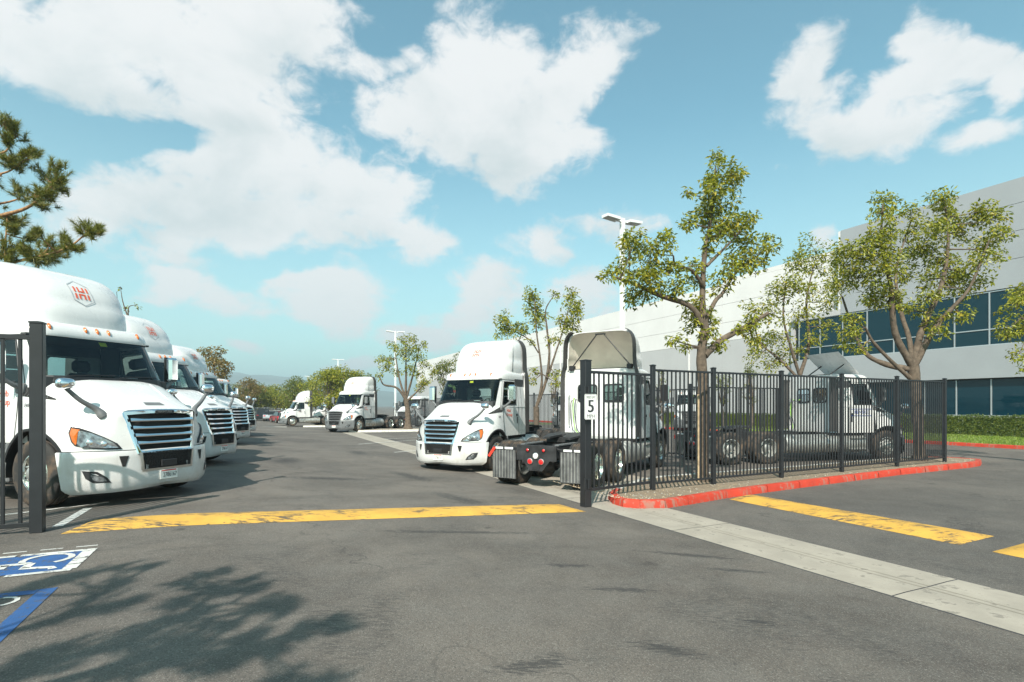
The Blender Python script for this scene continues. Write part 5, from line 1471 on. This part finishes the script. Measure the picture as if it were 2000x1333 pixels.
    for s in (.55, -.55):
        b = MB(); b.box((-2.95, s - .25, 1.38), (-2.42, s + .25, 1.55), 'seat', .05); b.box((-3.02, s - .25, 1.5), (-2.85, s + .25, 2.12), 'seat', .07); b.box((-3.0, s - .16, 2.14), (-2.88, s + .16, 2.36), 'seat', .05); b.box((-2.85, s - .2, 1.05), (-2.5, s + .2, 1.39), 'lining'); b.build('seat', t)
    b = MB(); M = Matrix.Translation((-2.02, .55, 1.88)) @ Matrix.Rotation(-.95, 4, 'Y'); b.tube([(.22 * math.cos(a), .22 * math.sin(a), 0) for a in [2 * PI * k / 20 for k in range(21)]], .016, 'black', 6, False, M); b.box((-.21, -.02, -.01), (.21, .02, .01), 'black', 0, M); b.build('steering_wheel', t)
    MB().poly([(-1.665, .02, 2.53), (-1.665, .14, 2.53), (-1.70, .13, 2.60), (-1.70, .01, 2.60)], 'yellowtag').build('pass_tag', t)
    MB().box((-1.50, .30, 1.985), (-1.44, .52, 2.0), 'whitetape', .01).build('paper', t)
    # --- roof fairing
    if fairing:
        zl = [z for z, _, _ in FT]
        b = MB(); rw = [fair_outline(z) for z in zl]; b.grid(rw, 'paint'); b.poly(rw[-1], 'paint'); fa = b.build('roof_fairing', t, smooth=50)
        b = MB(); rw2 = [fair_outline(z, .035) for z in zl]; b.grid(rw2, 'beige'); b.poly(rw2[-1], 'beige')
        b.grid([[(XB - .001, p[1], p[2]) for p in ([r[-1] for r in rw] + [r[0] for r in reversed(rw)])], [(XB - .001, p[1], p[2]) for p in ([r[-1] for r in rw2] + [r[0] for r in reversed(rw2)])]], 'paint'); b.build('fairing_lining', fa, smooth=50)
        for s in (1, -1): MB().tube([(XB + .03, s * .1, 3.86), (XB + .05, s * .86, 2.96)], .018, 'black', 8).build('strut', fa); MB().box((XB - .05, s * .86 - .07, 2.86), (XB + .12, s * .86 + .07, 2.99), 'black', .01).build('bracket', fa)
        MB().box((XB - .02, -.14, 3.84), (XB + .08, .14, 3.875), 'black', .006).build('strut_mount', fa)
        MB().tube([(-2.55, .99, 2.9), (-2.55, 1.005, 3.0), (-2.62, .985, 3.72)], [.012, .008, .004], 'black', 6).build('aerial', fa)
        # emblem: a hexagon outline round a barred H
        def Fp(y, z, e=.006): return Vector((fair_x(y, z) + e, y, z))
        zc = 3.46; b = MB(); hx = [(-.17, .14), (0, .235), (.17, .14), (.17, -.14), (0, -.235), (-.17, -.14)]
        def dens(h, k=4): return [((h[i][0] + (h[(i + 1) % 6][0] - h[i][0]) * q / k), (h[i][1] + (h[(i + 1) % 6][1] - h[i][1]) * q / k)) for i in range(6) for q in range(k)]
        b.grid([[Fp(y, zc + z) for y, z in dens(hx)], [Fp(y * .93, zc + z * .93) for y, z in dens(hx)]], 'logogrey', True); eb = b.build('emblem_outline', fa)
        b = MB()
        def barq(y0, y1, z0, z1):
            sk = .12
            b.grid([[Fp(y + sk * z, zc + z, .008) for y in (y0, y1)] for z in (z0, (z0 + z1) / 2, z1)], 'logored')
        for y in (-.115, -.055, .025, .085):
            barq(y, y + .03, .015, .11); barq(y, y + .03, -.11, -.015)
        barq(-.025, .025, .015, .04); barq(-.025, .025, -.04, -.015); b.build('emblem', eb)
        # dark gap strip under the fairing
        q = fair_outline(2.86, .03); b = MB(); b.grid([[(x, y, 2.84) for x, y, _ in q], [(x, y, 2.868) for x, y, _ in q]], 'black'); b.build('fairing_gap', fa)
        ext = [(1.115, 1.0), (1.12, 1.9), (1.10, 2.7), (1.035, 3.0), (1.02, 3.5), (.985, 3.72), (.90, 3.87), (.80, 3.945)]
    else:
        ext = [(1.115, 1.0), (1.12, 1.9), (1.10, 2.6), (1.06, 2.78)]
    for s in (1, -1):
        c = catmull([(0, y, z) for y, z in ext], 20); b = MB()
        b.grid([[(XB + .06, s * p.y, p.z) for p in c], [(XB + .03, s * (p.y + .014), p.z) for p in c], [(XB - .22, s * (p.y + .01), p.z) for p in c], [(XB - .22, s * (p.y - .012), p.z) for p in c], [(XB + .05, s * (p.y - .006), p.z) for p in c]], 'trim'); b.build('side_extender', t, smooth=40)
    if deflector:
        df = MB(); P_ = [(-1.95, -.72, 2.93), (-1.95, .72, 2.93), (-2.75, .74, 3.62), (-2.75, -.74, 3.62)]
        df.prism(P_, (-.03, 0, .04), 'paint'); dd = df.build('roof_deflector', t)
        for s in (1, -1): MB().tube([(-2.9, s * .5, 2.9), (-2.35, s * .5, 3.25)], .022, 'black', 6).build('strut', dd)
    # --- frame, axles, wheels
    for s in (1, -1): MB().box((XE, s * .43 - .04, .68), (-.5, s * .43 + .04, .95), 'chassis', .01).build('frame_rail', t)
    for x in (XE + .35, T2 + .66, T1 + .9, -3.6): MB().box((x - .06, -.40, .72), (x + .06, .40, .92), 'chassis', .01).build('cross_member', t)
    b = MB(); b.box((XE - .02, -.50, .62), (XE + .03, .50, .97), 'chassis', .01); b.prism([(XE - .02, -.34, .63), (XE - .02, .34, .63), (XE - .02, .16, .40), (XE - .02, -.16, .40)], (.04, 0, 0), 'chassis'); rb = b.build('rear_panel', t)
    for y, z, r, m in ((-.14, .61, .058, 'red'), (.14, .61, .058, 'red'), (-.2, .86, .033, 'red'), (.2, .86, .033, 'red'), (0, .735, .06, 'whitetape')):
        MB().lathe([(r + .012, -.0), (r + .012, -.022), (r, -.026), (r, -.018)], 'alu' if r > .05 else 'black', 20, 'x', (XE - .02, y, z)).build('lamp_ring', rb); MB().lathe([(r, -.02), (r * .6, -.032), (0, -.036)], m, 20, 'x', (XE - .02, y, z)).build('tail_lamp', rb, smooth=60)
    MB().box((XE - .03, -.09, .425), (XE - .018, .09, .50), 'black', .004).build('plate_holder', rb)
    for x in (T1, T2):
        b = MB(); b.tube([(x, -.9, .51), (x, .9, .51)], .085, 'chassis', 12); b.lathe([(0, -.24), (.17, -.2), (.24, 0), (.17, .2), (0, .24)], 'chassis', 16, 'y', (x, 0, .53)); b.build('rear_axle', t, smooth=50)
    MB().tube([(AX, -.95, .46), (AX, .95, .46)], .07, 'chassis', 10).build('front_axle', t)
    b = MB(); b.prism([(T1 - .95, -.16, 1.06), (T1 - .95, -.36, 1.04), (T1 - .45, -.47, 1.10), (T1 - .05, -.44, 1.12), (T1 + .05, -.3, 1.12), (T1 + .05, .3, 1.12), (T1 - .05, .44, 1.12), (T1 - .45, .47, 1.10), (T1 - .95, .36, 1.04), (T1 - .95, .16, 1.06), (T1 - .5, .06, 1.10), (T1 - .5, -.06, 1.10)], (0, 0, .05), 'chassis'); b.box((T1 - .6, -.45, .94), (T1 - .2, .45, 1.08), 'chassis', .02); b.build('fifth_wheel', t)
    for s in (1, -1): MB().prism([(T1 - .75, s * .43 - .05, .955), (T1 - .75, s * .43 + .05, .955), (XE + .15, s * .43 + .05, .955), (XE + .15, s * .43 - .05, .955)], (0, 0, .03), 'greyplastic').build('ramp', t)
    MB().box((-4.15, -.55, .96), (-3.45, .55, 1.0), 'aludull', .01).build('deck_plate', t)
    b = MB(); b.box((-3.45, -.42, .55), (-.6, .42, .72), 'matteblack'); b.box((-1.5, -.5, .6), (-.45, .5, 1.3), 'matteblack'); b.box((-3.4, -1.02, .80), (-1.7, 1.02, .94), 'matteblack', .02); b.build('underbody', t)
    for k, (m, y) in enumerate((('hosegreen', .30), ('ink', .24), ('ink', .38))):
        MB().tube(catmull([(-3.22, y + .45, 2.0), (-3.38, y + .43, 2.04 - .05 * k), (-3.44, y + .42, 1.6), (-3.40, y + .36, 1.15), (-3.7, y, 1.03)], 16), .011, m, 6).build('air_line', t)
    for s in (1, -1):
        b = MB(); b.tube([(-3.20, s * .93, 1.25), (-3.27, s * .93, 1.28), (-3.27, s * .93, 2.1), (-3.20, s * .93, 2.15)], .014, 'alu', 6); b.build('grab_rail', t)
        # mudflaps
        b = MB(); x = XE + .06; HZ = .84
        b.box((x - .02, s * .87 - .36, HZ), (x + .02, s * .87 + .30, HZ + .065), 'black', .006)
        b.tube([(x, s * .45, .9), (x, s * .6, HZ + .03)], .025, 'black', 6)
        hg = b.build('flap_hanger', t)
        for y0, y1 in ((s * .87 - .25, s * .87 - .03), (s * .87 + .02, s * .87 + .22)): MB().box((x - .028, y0, HZ + .01), (x - .021, y1, HZ + .058), 'whitetape').build('reflector_strip', hg)
        y = s * 1.235; MB().prism([(x - .03, y - s * .16, HZ + .03), (x - .03, y - s * .10, HZ + .06), (x - .03, y + s * .07, HZ - .16), (x - .03, y + s * .01, HZ - .19)], (-.008, 0, 0), 'redtape').build('red_reflector', hg)
        b = MB(); x += .0; yy0, yy1 = s * .87 - .31, s * .87 + .31; b.box((x - .008, yy0, .18), (x + .004, yy1, HZ - .002), 'flap')
        fl = b.build('mudflap', t)
        for k in range(8): yk = yy0 + .04 + k * .077; MB().box((x - .018, yk - .007, .19), (x - .009, yk + .007, HZ - .01), 'aludull').build('flap_rib', fl)
    def wheel(x, y, rimm, s):
        o = link('wheel', TYRE, t, (x, y, .508)); r = link('rim', rimm, o)
        if s < 0: r.rotation_euler = (0, 0, PI)
    for s in (1, -1):
        wheel(AX, s * 1.055, RIM_F if fairing else RIM_W, s)
        for x in (T1, T2):
            wheel(x, s * 1.08, RIM_R if fairing else RIM_V, s); wheel(x, s * .77, RIM_V, -s)
    return t


def place(t, x, y, z, yaw): t.location = (x, y, z); t.rotation_euler = (0, 0, yaw)


def bare_roof(c):
    for ch in [q for q in c.children if q.name.startswith(('roof_fairing', 'side_extender'))]:
        for g_ in list(ch.children):
            for k_ in list(g_.children): bpy.data.objects.remove(k_)
            bpy.data.objects.remove(g_)
        bpy.data.objects.remove(ch)


def relabel(t, label): t['label'] = label


ZL = .33
tA = make_truck('nearest white tractor at left, behind the gate leaf'); place(tA, -5.458, 8.752, ZL, -.317)
for (x, y, yaw, lab) in ((-7.33, 14.012, -.091, 'second white tractor of the left row'), (-10.518, 21.408, -.089, 'third white tractor of the left row, before the brown tree'), (-13.0, 27.2, -.089, 'fourth tractor of the left row, only a sliver of grille showing')):
    c = copy_tree(tA); relabel(c, lab); place(c, x, y, ZL, yaw)
    if lab.startswith('fourth'):      # this one carries no roof fairing
        bare_roof(c)
c = copy_tree(tA); relabel(c, 'white tractor facing out at the centre, right of the gutter'); place(c, -2.088, 14.912, 0, -2.072)
c = copy_tree(tA); relabel(c, 'white tractor seen from behind with an open hollow roof fairing'); place(c, 4.124, 18.014, 0, 1.03)
tG = make_truck('white tractor with grey bumper and grille beside the island tree', bumper='greyplastic', grille='grillegrey', plate='3041182', number='117'); place(tG, -12.12, 36.78, 0, -1.95)
for (x, y, yaw, lab) in ((-26.0, 60.4, math.radians(-147), 'far white tractor with grey bumper standing side-on'), (-24.6, 65.6, math.radians(-147), 'white tractor half hidden behind the far side-on tractor'),
                         (-10.4, 51, math.radians(-112), 'white tractor half hidden behind the island tree and fence'), (12.6, 38.5, math.radians(-112), 'white tractor facing out behind the tall ragged tree trunk'), (4.2, 44, math.radians(-112), 'white tractor far behind the chassis truck and its fence')):
    c = copy_tree(tG); relabel(c, lab); place(c, x, y, gz(x, y), yaw)
    if 'island tree' in lab or 'ragged' in lab or 'chassis' in lab: bare_roof(c)
    if 'side-on' not in lab:
        for ch in [q for q in c.children if q.name.startswith('air_line')]: bpy.data.objects.remove(ch)
tP = make_truck('white rental tractor behind the fence with its roof panel raised', fairing=False, bumper='greyplastic', grille='grillegrey', wb=4.5, deflector=True, sign_txt='PENSKE', number='6210'); 
yawP = math.radians(12); hubP = Vector((12.5, 18.1)); off = Matrix.Rotation(yawP, 2) @ Vector((AX, -1.2)); place(tP, hubP.x - off.x, hubP.y - off.y, 0, yawP)


# ------------------------------------------------------------------ parked cars beyond the yard fence
def make_car(label, x, y, rz, m, suv=False):
    t = thing('parked_car', label, 'car', (x, y, gz(x, y)), rz, 'cars parked beyond the yard fence')
    h = .18 if suv else 0
    side = [(-2.2, .45), (-2.22, .75), (-2.1, .95 + h), (-1.3, 1.0 + h), (1.0, .98 + h), (1.9, .85 + h), (2.2, .65), (2.2, .40), (1.85, .30), (-1.9, .30)]
    b = MB(); ws_ = [-.88, -.82, .82, .88]
    def sec(y, k): return [(x_ * (1 - .02 * k), y, .30 + (z - .30) * (1 - .05 * k)) for x_, z in side]
    rw = [sec(-.80, 1), sec(-.90, 0), sec(.90, 0), sec(.80, 1)]; b.grid(rw, m, True); b.poly(rw[0], m); b.poly(rw[-1], m); b.build('body', t, smooth=35)
    top = 1.45 + h * 1.6
    gh = [(-1.9, .96 + h, .80), (-1.35, top, .62), (.1, top + .02, .62), (1.05, .98 + h, .78)]
    if suv: gh[0] = (-2.08, .96 + h, .80); gh[1] = (-1.9, top, .64)
    b = MB(); b.grid([[(x_, -w, z) for x_, z, w in gh], [(x_, w, z) for x_, z, w in gh]], 'carglass')
    for s in (1, -1): b.poly([(x_, s * w, z) for x_, z, w in gh], 'carglass')
    b.build('windows', t)
    b = MB(); b.grid([[(gh[1][0] - .05, s * .63, top - .01), (gh[1][0], s * .60, top + .025), (gh[2][0] - .0, s * .60, top + .04), (gh[2][0] + .12, s * .63, top)] for s in (-1, 1)], m); b.build('roof', t)
    for s in (1, -1):
        MB().box((2.12, s * .68 - .16, .62), (2.215, s * .68 + .16, .74), 'lens', .02).build('headlight', t); MB().box((-2.235, s * .70 - .14, .72), (-2.15, s * .70 + .14, .86), 'red', .02).build('tail_light', t)
        for x_ in (-1.35, 1.35):
            w = MB().lathe([(.20, -.1), (.33, -.1), (.34, -.06), (.34, .06), (.33, .1), (.20, .1)], 'rubber', 20).build('wheel', t, smooth=40, loc=(x_, s * .83, .34)); MB().lathe([(.20, s * .09), (.12, s * .07), (0, s * .085)], 'alu', 16).build('rim', w)


for (u, d, rz, m, suv, lab) in ((548, 72, 2.2, 'carred', False, 'dark red car left of the side-on tractor'), (527, 78, 2.0, 'carsilver', False, 'silver car in the middle of the parked row'), (511, 80, 2.1, 'cardark', True, 'dark van-like car left of the silver car'), (538, 88, 2.1, 'carwhite', False, 'white car behind the silver car'), (560, 84, 2.2, 'cardark', False, 'dark car behind the nose of the side-on tractor'), (497, 90, 2.0, 'carsilver', True, 'grey car farthest left beyond the fence')):
    x, y = at(u, d); make_car(lab, x, y, rz, m, suv)
